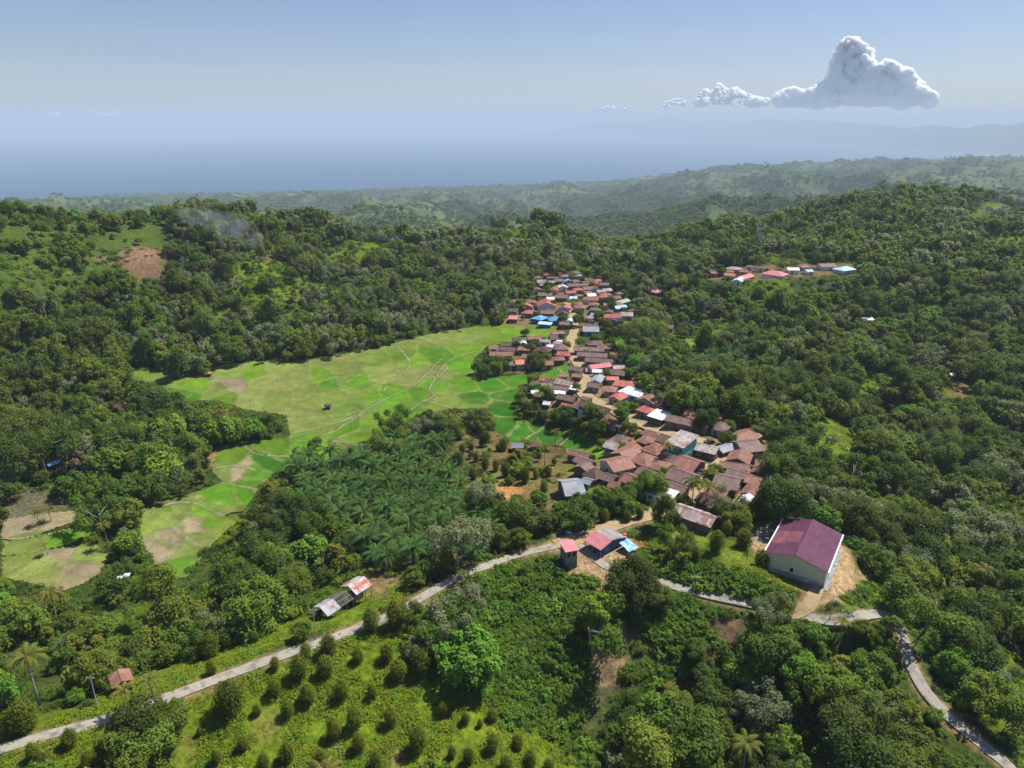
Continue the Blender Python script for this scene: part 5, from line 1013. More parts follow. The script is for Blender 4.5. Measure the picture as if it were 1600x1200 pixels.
def roadhide(u, v, rpx):
    out = np.zeros(len(u), bool); k = np.where((v > 780) & (u > -100) & (u < 1700))[0]
    for s in range(0, len(k), 4000):
        q = k[s:s + 4000]; d2 = (u[q, None] - ROADPX_ALL[None, :, 0]) ** 2 + (v[q, None] - ROADPX_ALL[None, :, 1]) ** 2; out[q] = (d2 < (rpx[q, None] * 1.0 + 2) ** 2).any(1)
    return out
HID_OK = Wp([(1100,925),(1200,935),(1235,955),(1200,965),(1110,950)])
for (r0, r1, s) in ((62, 430, 5.6), (430, 800, 6.6), (800, 1350, 8.2)):
    x, y = jgrid(r0, r1, s, HALF); z = height(x, y); u, v = proj(x, y, z); n_ = len(x)
    p = np.full(n_, .93); gap = fbm(x, y, 45, 3); p = np.where(gap > .30, p * .28, p)
    M = {k: in_poly(x, y, P) for k, P in WORLD.items()}
    p = np.where(M['hill'], np.where(fbm(x + 40, y, 30, 3) > .08, .75, .22), p)
    for k, val in (('orch', 0), ('verge', .02), ('vergel', 0), ('slope', 0), ('clear', 0), ('edge', .12), ('mixed', .50), ('palm', 0), ('palm2', 0), ('vine', .03), ('vine2', 0), ('vine3', .05)): p = np.where(M[k], val, p)
    gully = (u > 890) & (u < 1090) & (v > 1000) & ~M['vine'] & ~M['orch']; p = np.where(gully, .55, p)
    for P in [RICEW] + RICE2W: p = np.where(in_poly(x, y, P), 0, p)
    for P in BARE: p = np.where(in_poly(x, y, P), p * .12, p)
    p = np.where(z < SEA + 25, 0, p); ok = rng.random(n_) < p; x, y, z, u, v, gap = [a[ok] for a in (x, y, z, u, v, gap)]; M = {k: a[ok] for k, a in M.items()}; n_ = len(x)
    zone = fbm(x + 700, y - 300, 85, 3); rr_ = rng.random(n_); kind = np.empty(n_, int)
    base = np.array([.25, .26, .13, .07, .12, .07, .05, .07, .015]); 
    W_ = np.tile(base, (n_, 1))
    W_[:, 3] += np.clip(zone, 0, 1) * .5; W_[:, 6] += np.clip(zone - .1, 0, 1) * .35; W_[:, 2] += np.clip(-zone, 0, 1) * .6; W_[:, 0] += np.clip(-zone, 0, 1) * .3
    W_[M['hill']] = (.06, .22, .06, .42, .0, .02, .20, .02, 0); W_[M['mixed']] = (.03, .2, .02, .3, .05, 0, .38, .02, 0)
    lft = (x < -20) & (y > 60) & (y < 240) & ~M['hill']; W_[lft] = (.12, .30, .08, .14, .08, .03, .08, .16, .01)
    rt = (u > 1150) & (v > 700); W_[rt] += (.35, .1, 0, .04, 0, .12, 0, 0, 0)
    mid_ = (u < 900) & (v > 380) & (v < 600) & (u > 250) & ~M['hill']; W_[mid_] += (.0, .15, .65, 0, .1, 0, 0, .1, 0)
    Wc = np.cumsum(W_ / W_.sum(1)[:, None], 1); kind = np.minimum((rr_[:, None] > Wc).sum(1), 8)
    sc = np.exp(rng.normal(-.36, .40, n_)); sc = np.clip(sc, .30, 1.45); sc[M['mixed']] *= .62; sc[M['hill']] *= .8; sc *= 1 + .12 * zone; sc[gap > .38] *= .7; sc[lft] *= .92
    H_ = np.array([t[2] for t in TREEKIND])[kind] * sc; ok = np.ones(n_, bool)
    wide = {'round': .5, 'spread': .72, 'tall': .3, 'open': .5}; wr_ = np.array([wide[t[1]] for t in TREEKIND])[kind] * H_
    for f in (.35, .7, .98):
        uu, vv = proj(x, y, z + H_ * f); ok &= ~blocked_px(uu, vv, 0)
    for s_ in (-.7, .7):
        uu, vv = proj(x + s_ * wr_, y, z + H_ * .6); ok &= ~blocked_px(uu, vv, 0)
    rpx = FPX * wr_ / np.hypot(np.hypot(x, y), CAMZ - z); uu, vv = proj(x, y, z + H_ * .6); hid = roadhide(uu, vv, rpx) & ~in_poly(uu, vv, [(1105,925),(1225,930),(1235,965),(1105,955)]) & ~in_poly(uu, vv, [(230,1060),(300,1050),(320,1100),(230,1130)]) & ~in_poly(uu, vv, [(1380,940),(1410,940),(1415,985),(1390,980)])
    ok &= ~hid & ~near_road(x, y, 3.2) & ~near_house(x, y, 2.0)
    # orchard keeps its own trees
    ou, ov = proj(x, y, z + H_ * .5); ok &= ~in_poly(ou, ov, ORCH) | (in_poly(ou, ov, [(150,1110),(285,1100),(290,1240),(150,1240)]))
    for i in np.where(ok)[0]: trees.append((x[i], y[i], z[i], kind[i], sc[i]))
print('auto trees', len(trees))
# landmark trees placed by hand: crown centre pixel, kind, height in metres
MANUAL = [(985,905,'dark',12),(1003,925,'dark',9.5),(975,930,'mid',7),(928,985,'open',13),(1035,935,'mid',6),(445,800,'spread',14),(432,828,'spread',11),(1250,690,'spread',17),(1232,720,'dark',14),(1262,730,'dark',13),(1215,735,'dark',12),
 (20,322,'spread',11),(42,318,'spread',12),(58,330,'dark',9),(312,318,'dark',11),(325,322,'dark',12),(338,330,'mid',9),(100,345,'dark',8),(660,665,'grey',11),(683,668,'dark',10),(700,672,'mid',9),(612,660,'open',13),(606,690,'open',12),(668,655,'yellow',9),(745,655,'dark',9),(758,665,'dark',8),(735,650,'grey',8),
 (215,1130,'dark',9.5),(240,1140,'dark',8.5),(195,1150,'mid',8),(230,1165,'mid',9),(212,1185,'mid',8),(260,1120,'mid',7),(835,560,'dark',8),(840,568,'dark',7),(748,575,'dark',7),(762,565,'dark',7),(755,580,'dark',7),(775,575,'mid',7),(785,570,'dark',6),(818,632,'dark',5.5),(835,638,'dark',5.5),(812,620,'mid',5),(825,608,'dark',5),(848,648,'dark',5.5),(868,652,'dark',5),(885,655,'mid',5),(900,660,'dark',5),(918,668,'mid',5),(932,680,'mid',4),(940,694,'mid',4),(880,648,'dark',9),(912,655,'mid',7),(935,665,'dark',7),
 (1140,790,'grey',10),(1150,808,'mid',8),(1130,800,'mid',7),(1160,795,'mid',6),(1135,815,'yellow',6),(1038,798,'tall',11),(1025,757,'mid',8),(1010,748,'dark',6),(1035,737,'mid',5),(1118,735,'dark',5),(1112,742,'mid',4.5),(1045,716,'mid',4),(820,519,'dark',5),(901,605,'mid',4),(976,700,'mid',4),(995,760,'mid',7),(975,775,'dark',7),(960,785,'mid',7),(985,790,'mid',6),(940,775,'mid',6),
 (1060,850,'open',8),(1050,840,'open',6),(488,695,'mid',4),(495,690,'mid',4),(465,705,'open',4),(885,540,'mid',5),(905,548,'mid',5),(870,500,'dark',6),(905,500,'dark',8),(930,470,'dark',6),(915,458,'mid',5),(952,470,'dark',8),(930,530,'mid',6),(955,520,'dark',8),(945,505,'dark',7),(900,470,'mid',5),(965,545,'dark',6),
 (895,430,'grey',8),(640,960,'mid',6),(700,960,'grey',12),(690,975,'grey',9),(715,965,'mid',9),(665,985,'mid',8),(680,1000,'grey',8),(700,990,'dark',7),(650,1020,'grey',6),(735,930,'grey',7),(1105,655,'dark',9),(1345,985,'mid',5),(1425,945,'mid',7),(1365,990,'mid',5),(1550,1095,'mid',11),(1500,1040,'bright',8),(1500,985,'dark',9),(1362,1050,'mid',9),(1345,1085,'bright',8),(1375,1120,'grey',8),(1090,1020,'mid',6),(1105,1050,'dark',6),(1060,1110,'mid',8),(1220,1010,'bright',8),(1250,1040,'bright',8),(1110,1140,'dark',9)]
HT = [t[2] for t in TREEKIND]
man = []
for u, v, kn, h_ in MANUAL:
    x, y = cast(u, v, h_ * .55); z = float(height(x, y))
    if (abs(u - 895) < 60 and v < 640) or (900 < u < 1180 and 640 < v < 830):   # keep village trees off the roofs
        for t_ in range(12):
            if not near_house(np.array([x]), np.array([y]), -1.2)[0]: break
            x += random.uniform(-2, 2); y += random.uniform(-2, 2)
        z = float(height(x, y))
    man.append((x, y, z, TK[kn], h_ / HT[TK[kn]]))
gv = random.Random(5)
for cl, cnt in ((3, 44), (2, 16), (1, 14), (0, 12), (4, 14)):
    Z_ = HZW[[0, 1, 2, 3, 4][cl]]; n0 = 0
    for t_ in range(3000):
        if n0 >= cnt: break
        x, y = gv.uniform(Z_[:, 0].min(), Z_[:, 0].max()), gv.uniform(Z_[:, 1].min(), Z_[:, 1].max()); X_, Y_ = np.array([x]), np.array([y])
        if not in_poly(X_, Y_, Z_)[0] or in_poly(X_, Y_, RICEW)[0] or near_house(X_, Y_, -.6)[0] or near_road(X_, Y_, 3.2)[0]: continue
        if any((x - m_[0]) ** 2 + (y - m_[1]) ** 2 < 12 for m_ in man): continue
        kk = gv.choice(['mid', 'mid', 'dark', 'bright', 'yellow']); man.append((x, y, float(height(x, y)), TK[kk], gv.uniform(3.2, 6.5) / HT[TK[kk]])); n0 += 1
T_ = np.array(trees); Mn = np.array(man)
# drop automatic trees crowding a hand-placed one
keep = np.ones(len(T_), bool)
for x, y, z, k, s in man: keep &= (T_[:, 0] - x) ** 2 + (T_[:, 1] - y) ** 2 > (2.6 + s * 2.2) ** 2
T_ = np.vstack([Mn, T_[keep]])
Hh_ = np.array(HT)[T_[:, 3].astype(int)] * T_[:, 4]; dist = np.sqrt(T_[:, 0] ** 2 + T_[:, 1] ** 2 + (CAMZ - T_[:, 2]) ** 2); u, v = proj(T_[:, 0], T_[:, 1], T_[:, 2] + Hh_ * .6)
inf = (u > 0) & (u < 1600) & (v > 0) & (v < 1200); size = np.where(inf, Hh_ * FPX / dist, 0); size[:len(Mn)] = np.where(inf[:len(Mn)], 1e4, 0)
order = np.argsort(-size); ind = order[:300]; ind = [i for i in ind if size[i] > 0]; rest = np.array(sorted(set(range(len(T_))) - set(ind)))
ANCH = [(60,1020,'above the road at lower left'),(60,930,'below the tan plots at far left'),(190,960,'around the white shelter at left'),(150,850,'beside the bare plots'),(330,930,'in the grove left of the ruined shed'),(350,1000,'on the verge left of the shed'),(440,840,'at the plantation corner'),(220,1150,'in the clump at the orchard corner'),
 (700,970,'at the roadside above the orchard'),(660,670,'on the paddy edge above the palms'),(800,700,'in the mixed grove by the paddies'),(600,880,'behind the ruined shed'),(800,820,'left of the road junction'),(820,1000,'on the creeper slope'),(985,920,'at the junction above the earth slip'),(940,1020,'around the ochre earth slip'),(900,1150,'at the foot of the gully'),(1010,1150,'in the gully bottom'),
 (1080,1040,'by the brown bare slope'),(1150,980,'under the lower concrete road'),(1200,1060,'in the dark wood below the road'),(1150,1170,'at the bottom edge of the wood'),(1300,1050,'on the spur beside the right-hand road'),(1320,1160,'low on the right-hand spur'),(1370,980,'at the hairpin bend'),(1450,950,'right of the hairpin bend'),(1500,1080,'beyond the right-hand road'),(1570,1180,'at the bottom right corner'),
 (1560,900,'in the deep valley at far right'),(1400,850,'in the valley behind the hall'),(1250,700,'by the grave clearing'),(1120,830,'on the slope between village and hall'),(980,770,'below the lower village'),(1080,720,'inside the lower village'),(880,640,'along the hamlet terrace above the paddies'),(770,570,'at the paddy-edge hamlet'),(900,500,'among the upper village houses'),(40,330,'on the left hill crest'),(320,325,'on the middle hill crest'),(490,700,'standing out in the paddies'),(1580,1020,'by the right picture edge'),(1240,930,'on the bank below the hall')]
groups = {}
for i in ind:
    a = min(range(len(ANCH)), key=lambda q: (ANCH[q][0] - u[i]) ** 2 + (ANCH[q][1] - v[i]) ** 2 * 1.6); groups.setdefault((a, int(T_[i, 3])), []).append(i)
for (a, k), ids in groups.items():
    ids.sort(key=lambda i: u[i])
    for n, i in enumerate(ids):
        adj = TREEKIND[k][6]; lb = ('the only %s tree %s' if len(ids) == 1 else '%s tree %s, ' + ordn(n + 1) + ' from left') % (adj, ANCH[a][2])
        x, y, z, kk, s = T_[i]; rz = random.random() * 6.28; o = empty('broadleaf_tree', (x, y, z), rz, s); tag(o, lb, 'tree', 'broadleaf trees on the near slopes')
        cm, tm = random.choice(HERO[k]); link('crown', cm, o); link('trunk', tm, o)
# mass forest
MIDP = []
for i, (nm, bk, H, lm, tr, bark, adj, fill) in enumerate(TREEKIND):
    for s in range(2): MIDP.append(joined('forest_tree', H, bk, 2600 if bk != 'open' else 1700, .60, 900 + i * 5 + s, LEAF[lm], bark, tr, fill))
for q in range(3): MIDP.append(None)
def joined_palm(src, k):
    c_, t_ = src[k]; V, nV = [], 0; Fq = {}; mi = []; tn = []
    for j, me in enumerate((c_, t_)):
        a = np.empty(len(me.vertices) * 3, np.float32); me.vertices.foreach_get('co', a); V.append(a.reshape(-1, 3))
        if j == 0: b_ = np.empty(len(me.vertices), np.float32); me.attributes['tint'].data.foreach_get('value', b_); tn.append(b_)
        else: tn.append(np.zeros(len(me.vertices), np.float32))
        for p in me.polygons: Fq.setdefault((len(p.vertices), j), []).append([v_ + nV for v_ in p.vertices])
        nV += len(me.vertices)
    ks = list(Fq); return mesh_np('forest_palm', np.vstack(V), [np.array(Fq[k_]) for k_ in ks], [c_.materials[0], t_.materials[0]], midx=np.concatenate([np.full(len(Fq[k_]), k_[1]) for k_ in ks]), tint=np.concatenate(tn))
MIDP[-3:] = [joined_palm(COCOM, 0), joined_palm(OILM, 1), joined_palm(COCOM, 1)]
FARP = []
for i, (nm, bk, H, lm, tr, bark, adj, fill) in enumerate(TREEKIND): FARP.append(joined('far_tree', H, bk, 420, 1.35, 1900 + i, LEAF[lm], trunk=False, fill=fill))
cm_, cf_ = protocol('source_mid', MIDP), protocol('source_far', FARP)
Rr_ = T_[rest]; dr = dist[rest]; nr = dr < 620
a = Rr_[nr]; ixm = a[:, 3].astype(int) * 2 + rng.integers(0, 2, len(a)); pm = rng.random(len(a)) < .04 + .12 * (fbm(a[:, 0], a[:, 1], 40, 2) > .2); ixm[pm] = rng.choice([18, 19, 19, 20], pm.sum()); scm = np.where(pm, np.clip(a[:, 4] * 1.2, .75, 1.15), a[:, 4]); scatter('forest', cm_, a[:, :3], rng.uniform(0, 6.28, len(a)), scm, ixm, 'mixed forest covering the slopes around the village and paddies', 'forest')
a = Rr_[~nr]; scatter('forest', cf_, a[:, :3], rng.uniform(0, 6.28, len(a)), a[:, 4], a[:, 3].astype(int), 'hazy forest on the hills behind the village', 'forest')
print('individual', len(ind), 'mass', len(rest))
# woods between the hills and the sea
P = []; 
for (r0, r1, s, sm) in ((1350, 2600, 12, 1.0), (2600, 4800, 18, 1.35), (4800, 8600, 32, 2.2)):
    x, y = jgrid(r0, r1, s, R(41)); z = height(x, y); nf = fbm(x, y, 560, 5) * .7 + fbm(x + 3000, y, 110, 4) * .6; pr = np.where(nf > .08, .18, .70); ok = (rng.random(len(x)) < pr) & (z > SEA + 4); x, y, z = x[ok], y[ok], z[ok]
    P.append(np.column_stack([x, y, z - .8, sm * np.exp(rng.normal(-.3, .25, len(x)))]))
P = np.vstack(P); print('far woods', len(P))
scatter('woodland', cf_, P[:, :3], rng.uniform(0, 6.28, len(P)), P[:, 3], rng.choice([0, 1, 1, 2, 2, 5], len(P)), 'far blue-green woods scattered between the hills and the sea', 'woods')
# ------------------------------------------------------------------ orchard trees
ORT = [(579,965,7),(617,958,7.6),(512,1006,6),(477,1016,3.8),(429,1035,3.6),(466,1042,6),(508,1039,5.6),(559,1022,4),(604,1018,5),(640,1016,6),(622,1045,5.6),(658,1036,6.4),(428,1073,4.4),(480,1083,5.4),(533,1077,5),(581,1079,3.6),(448,1107,4),(553,1121,5.4),(521,1138,5.2),(610,1118,4.6),(652,1153,5.8),(448,1174,5),(718,1086,3.2),(692,1107,3.4),(727,1121,3.2),(769,1115,3.8),(770,1159,5),(808,1159,4.4),(706,1174,3),(732,1180,4),(829,1185,4.4),(791,1191,4),(587,1188,4.5),(560,1159,4.5),(356,1088,8.6),(401,1107,2.8),(379,1159,3.4),(108,1153,4.2),(35,1118,7.5),(12,1128,5.5),(327,1008,7),(312,1022,3.6),(420,978,3.6),(397,996,3.4),(50,1174,3.8),(72,1192,4.5),(137,1186,4.6),(311,1143,1.8),(337,1182,3.4),(500,1180,3.6),(410,1190,3.8),(750,1130,2.2),(330,1040,4),(858,1195,4),
 (1120,846,6.5),(1163,840,6.6),(1191,872,6.2),(1136,826,5),(1088,866,4.2),(1058,812,4.5),(722,700,4.5),(736,697,4),(744,713,4.5),(739,738,5.5),(758,722,5.5),(775,726,5),(790,732,6),(766,766,6.5),(820,741,6.5),(837,740,4),(787,694,5.5),(725,672,3.5),(752,690,4),(765,705,3.5),(806,722,4),(856,735,4.5),(850,760,5),(835,775,5),(800,800,6),(818,812,5.5),(783,815,6.5),(905,790,5),(925,800,5),(945,805,4.5),(870,810,5),(1045,870,4),(1000,800,4.5),(980,806,4)]
rows = []
for u_, v_, h_ in ORT:
    x, y = cast(u_, v_, h_ * .5); rows.append((x, y, float(height(x, y)), h_ / 6.0, u_, v_))
sec = {}
for q in rows:
    nm = ('the grassy orchard', 'orchard trees on the grassy slope') if in_poly(np.array([q[4]]), np.array([q[5]]), ORCH)[0] or q[5] > 1100 else (('the paddy-side grove', 'young trees of the mixed grove') if q[4] < 1000 and q[5] < 830 else (('the slope by the hall', 'round trees on the slope by the hall') if q[4] > 1000 else ('the roadside above', 'small trees above the road')))
    sec.setdefault(nm, []).append(q)
for (nm, grp), L_ in sec.items():
    L_.sort(key=lambda q: q[5]); nb = max(1, round(len(L_) / 9)); per = math.ceil(len(L_) / nb)
    for b in range(nb):
        row = sorted(L_[b * per:(b + 1) * per], key=lambda q: q[4])
        for n, (x, y, z, s, u_, v_) in enumerate(row):
            o = empty('orchard_tree', (x, y, z), random.random() * 6.28, (s * random.uniform(.66, .82), s * random.uniform(.66, .82), s * random.uniform(.9, 1.08))); wd = 'large' if s > 1.1 else ('small' if s < .7 else 'medium')
            tag(o, '%s oval tree in %s, %s from left in band %d down' % (wd, nm, ordn(n + 1), b + 1), 'tree', grp); cmx, tmx = random.choice(ORCHM); link('crown', cmx, o); link('trunk', tmx, o)
# ------------------------------------------------------------------ oil palms in planted rows
def palms(W, sp, jit, lab, grp, sc0):
    x0, y0 = W.min(0); x1, y1 = W.max(0); r_ = 0; y = y1; n_all = 0
    rowsP = []
    while y > y0:
        xs = np.arange(x0, x1, sp) + (r_ % 2) * sp / 2; pts_ = [(x + random.uniform(-jit, jit), y + random.uniform(-jit, jit)) for x in xs]; pts_ = [p for p in pts_ if in_poly(np.array([p[0]]), np.array([p[1]]), W)[0] and not near_road(np.array([p[0]]), np.array([p[1]]), 5)[0]]
        if pts_: rowsP.append(pts_)
        y -= sp * .80; r_ += 1
    for ri, pr in enumerate(rowsP):
        for k, (x, yy) in enumerate(pr):
            o = empty('oil_palm', (x, yy, float(height(x, yy))), random.random() * 6.28, sc0 * random.uniform(.78, 1.15)); o.scale.z *= random.uniform(.85, 1.3); tag(o, 'oil palm %s, row %d from the back, %s from left' % (lab, ri + 1, ordn(k + 1)), 'oil palm', grp); cmx, tmx = random.choice(OILM); link('crown', cmx, o); link('trunk', tmx, o); n_all += 1
    print('palms', n_all)
palms(WORLD['palm'], 8.1, .6, 'in the plantation', 'oil palms of the plantation below the paddies', 1.12)
palms(WORLD['palm2'], 8.6, 1.0, 'in the far plot', 'oil palms of the small plot behind the village', 1.0)
COCO = [(62,1103,11.5,'yellowing coconut palm leaning over the thicket above the lower-left road'),(245,1108,7.5,'short coconut palm beside the road below the red hut'),(198,1118,6,'small coconut palm among the clump at the orchard corner'),(1081,790,8.5,'tall coconut palm at the mouth of the village street'),(1103,797,8.5,'coconut palm between the rust-roofed houses and striped long roof'),(1041,726,7,'coconut palm amid the rust-roofed houses'),
 (868,702,8,'coconut palm standing at the paddy edge near the dark field hut'),(851,728,8,'coconut palm with yellow fronds in the grove'),(832,612,8,'first coconut palm from the left in the hamlet terrace'),(815,632,8,'coconut palm at the outer corner of the terrace'),(856,628,7.5,'coconut palm beside the white lean-to'),(824,652,7.5,'coconut palm at the foot of the terrace'),(945,668,7,'coconut palm above the dark houses on the road bank'),(964,655,6.5,'coconut palm beside the dirt road bend'),(893,488,7,'coconut palm among the upper village roofs'),(880,492,7,'coconut palm beside the blue roofs'),(840,640,8,'coconut palm in the middle of the terrace thicket'),
 (812,548,6.5,'coconut palm in the paddy-edge hamlet'),(785,575,6,'coconut palm in front of the paddy-edge hamlet'),(1180,690,6,'coconut palm behind the pale roof at the village edge'),(1192,684,6,'coconut palm in the forest margin beside the village'),(965,460,7,'coconut palm on the wooded edge of the upper village'),(720,915,4,'low palm beside the road at the creeper slope'),(822,895,4,'small palm at the top of the creeper slope'),(1045,1095,4,'small palm in the gully bottom'),(1312,1000,5,'dark small palm below the hairpin road'),(1320,1110,5.5,'pale-fronded palm on the dark spur'),(75,868,4,'low palm on the tan plots'),(80,815,5,'tall thin palm between the bare plots'),(62,822,5,'slender palm left of the bare plots')]
for u_, v_, h_, lb in COCO:
    x, y = cast(u_, v_); o = empty('coconut_palm', (x, y, float(height(x, y))), random.random() * 6.28, 1.0); q = random.randrange(3); s = h_ / (9.5, 11, 8)[q]; o.scale = (max(s, .8 * min(1, h_ / 6)),) * 2 + (s,); tag(o, lb, 'palm tree', 'coconut palms'); link('crown', COCOM[q][0], o); link('trunk', COCOM[q][1], o)
# ------------------------------------------------------------------ uncountable ground cover
BUSH = [joined('shrub', 2.6, 'bush', 700, .26, 3000 + i, LEAF[k], trunk=False) for i, k in enumerate(('vine', 'mid', 'bright', 'dark', 'vine'))]
VINEP = [joined('creeper', 2.6, 'bush', 900, .30, 3100 + i, LEAF['vine' if i < 3 else 'bright'], trunk=False) for i in range(4)]
cb_, cv_ = protocol('source_shrub', BUSH), protocol('source_creeper', VINEP)
def fill(polys, sp, scl, cl, name, label, cat, nidx, p=1.0, thr=None, pad=2.4, zoff=-.2):
    out = []
    for W in polys:
        x0, y0 = W.min(0); x1, y1 = W.max(0); X, Y = np.meshgrid(np.arange(x0, x1, sp), np.arange(y0, y1, sp)); x = X.ravel() + rng.uniform(-.5, .5, X.size) * sp; y = Y.ravel() + rng.uniform(-.5, .5, X.size) * sp; ok = in_poly(x, y, W) & (rng.random(len(x)) < p); x, y = x[ok], y[ok]
        if thr is not None: k = fbm(x, y, 7, 4) > thr; x, y = x[k], y[k]
        if name == 'gully_scrub':
            k = np.ones(len(x), bool)
            for Pq in BARE: k &= ~(in_poly(x, y, Pq) & (rng.random(len(x)) < .9))
            x, y = x[k], y[k]
        k = ~near_road(x, y, pad) & ~near_house(x, y, .2); out.append(np.column_stack([x[k], y[k]]))
    P = np.vstack(out); z = height(P[:, 0], P[:, 1]) + zoff; s = scl * np.exp(rng.normal(0, .28, len(P))); print(name, len(P))
    if callable(nidx): ix = nidx(P)
    else: ix = rng.integers(0, nidx, len(P))
    scatter(name, cl, np.column_stack([P, z]), rng.uniform(0, 6.28, len(P)), s, ix, label, cat)
fill([WORLD['vine'], WORLD['vine2'], WORLD['vine3']], 1.25, .78, cv_, 'creeper_cover', 'dense bright green creepers and bushes smothering the gully slope', 'creepers', 4)
fill([WORLD['hill'][(WORLD['hill'][:, 1] < 700)]], 4.6, .9, cb_, 'hillside_shrubs', 'yellow-green scrub on the open left hillside', 'shrubs', lambda P: rng.choice([1, 2, 2, 0], len(P)), .8)
fill([castpoly([(850,1135),(905,1070),(900,1010),(925,1080),(945,1050),(985,1045),(988,985),(1000,940),(1010,925),(1110,945),(1250,968),(1330,985),(1400,1220),(880,1220)]), castpoly([(1290,960),(1330,925),(1400,905),(1420,960),(1370,950),(1320,962)]), castpoly([(1385,985),(1400,980),(1440,1080),(1500,1150),(1450,1180),(1360,1060)])], 2.0, .62, cb_, 'gully_scrub', 'low green scrub in the gully and on the road banks', 'scrub', 4, .8, -.15)
x, y = jgrid(62, 700, 3.4, HALF); z = height(x, y); ok = np.ones(len(x), bool)
for k in ('orch', 'slope', 'clear', 'vine', 'hill', 'palm', 'verge', 'vergel', 'vine2', 'vine3'): ok &= ~in_poly(x, y, WORLD[k])
for Pq in [RICEW] + RICE2W: ok &= ~in_poly(x, y, Pq)
for Pq in BARE: ok &= ~(in_poly(x, y, Pq) & (rng.random(len(x)) < .93))
ok &= ~in_poly(x, y, WORLD['mixed']) | (rng.random(len(x)) < .35); ok &= ~near_road(x, y, 3) & ~near_house(x, y, .8); ok &= rng.random(len(x)) < .8; ok &= (fbm(x, y, 20, 4) < .33) | (rng.random(len(x)) < .25)
x, y, z = x[ok], y[ok], z[ok]; print('undergrowth', len(x))
zc = fbm(x + 700, y - 300, 85, 3) + rng.normal(0, .25, len(x))
scatter('undergrowth', cb_, np.column_stack([x, y, z - .2]), rng.uniform(0, 6.28, len(x)), .72 * np.exp(rng.normal(0, .32, len(x))), np.where(zc > .25, 2, np.where(zc > 0, 1, np.where(zc > -.2, 0, 3))), 'shrubby undergrowth between the trees', 'undergrowth')
TUFT = []
for i in range(4):
    g = np.random.default_rng(60 + i); n_ = 60; C = np.column_stack([g.normal(0, .40, n_), g.normal(0, .40, n_), g.uniform(.03, .34, n_)]); N = g.normal(size=(n_, 3)); N[:, 2] += 2.2; U = g.normal(size=(n_, 3)); V, F = quads(C, N, U, g.uniform(.05, .11, n_), g.uniform(.10, .24, n_))
    TUFT.append(mesh_np('tuft', V, F, [LEAF['grass'] if i < 3 else LEAF['bright']], tint=np.repeat(g.random(n_), 4)))
ct_ = protocol('source_tuft', TUFT)
fill([WORLD['orch'], WORLD['verge'], WORLD['vergel'], WORLD['slope'], WORLD['edge'], WORLD['clear']], .95, 1.0, ct_, 'grass', 'rough sunlit grass and weeds of the orchard and verges', 'grass', 4, .95, -.1, 1.7, .0)
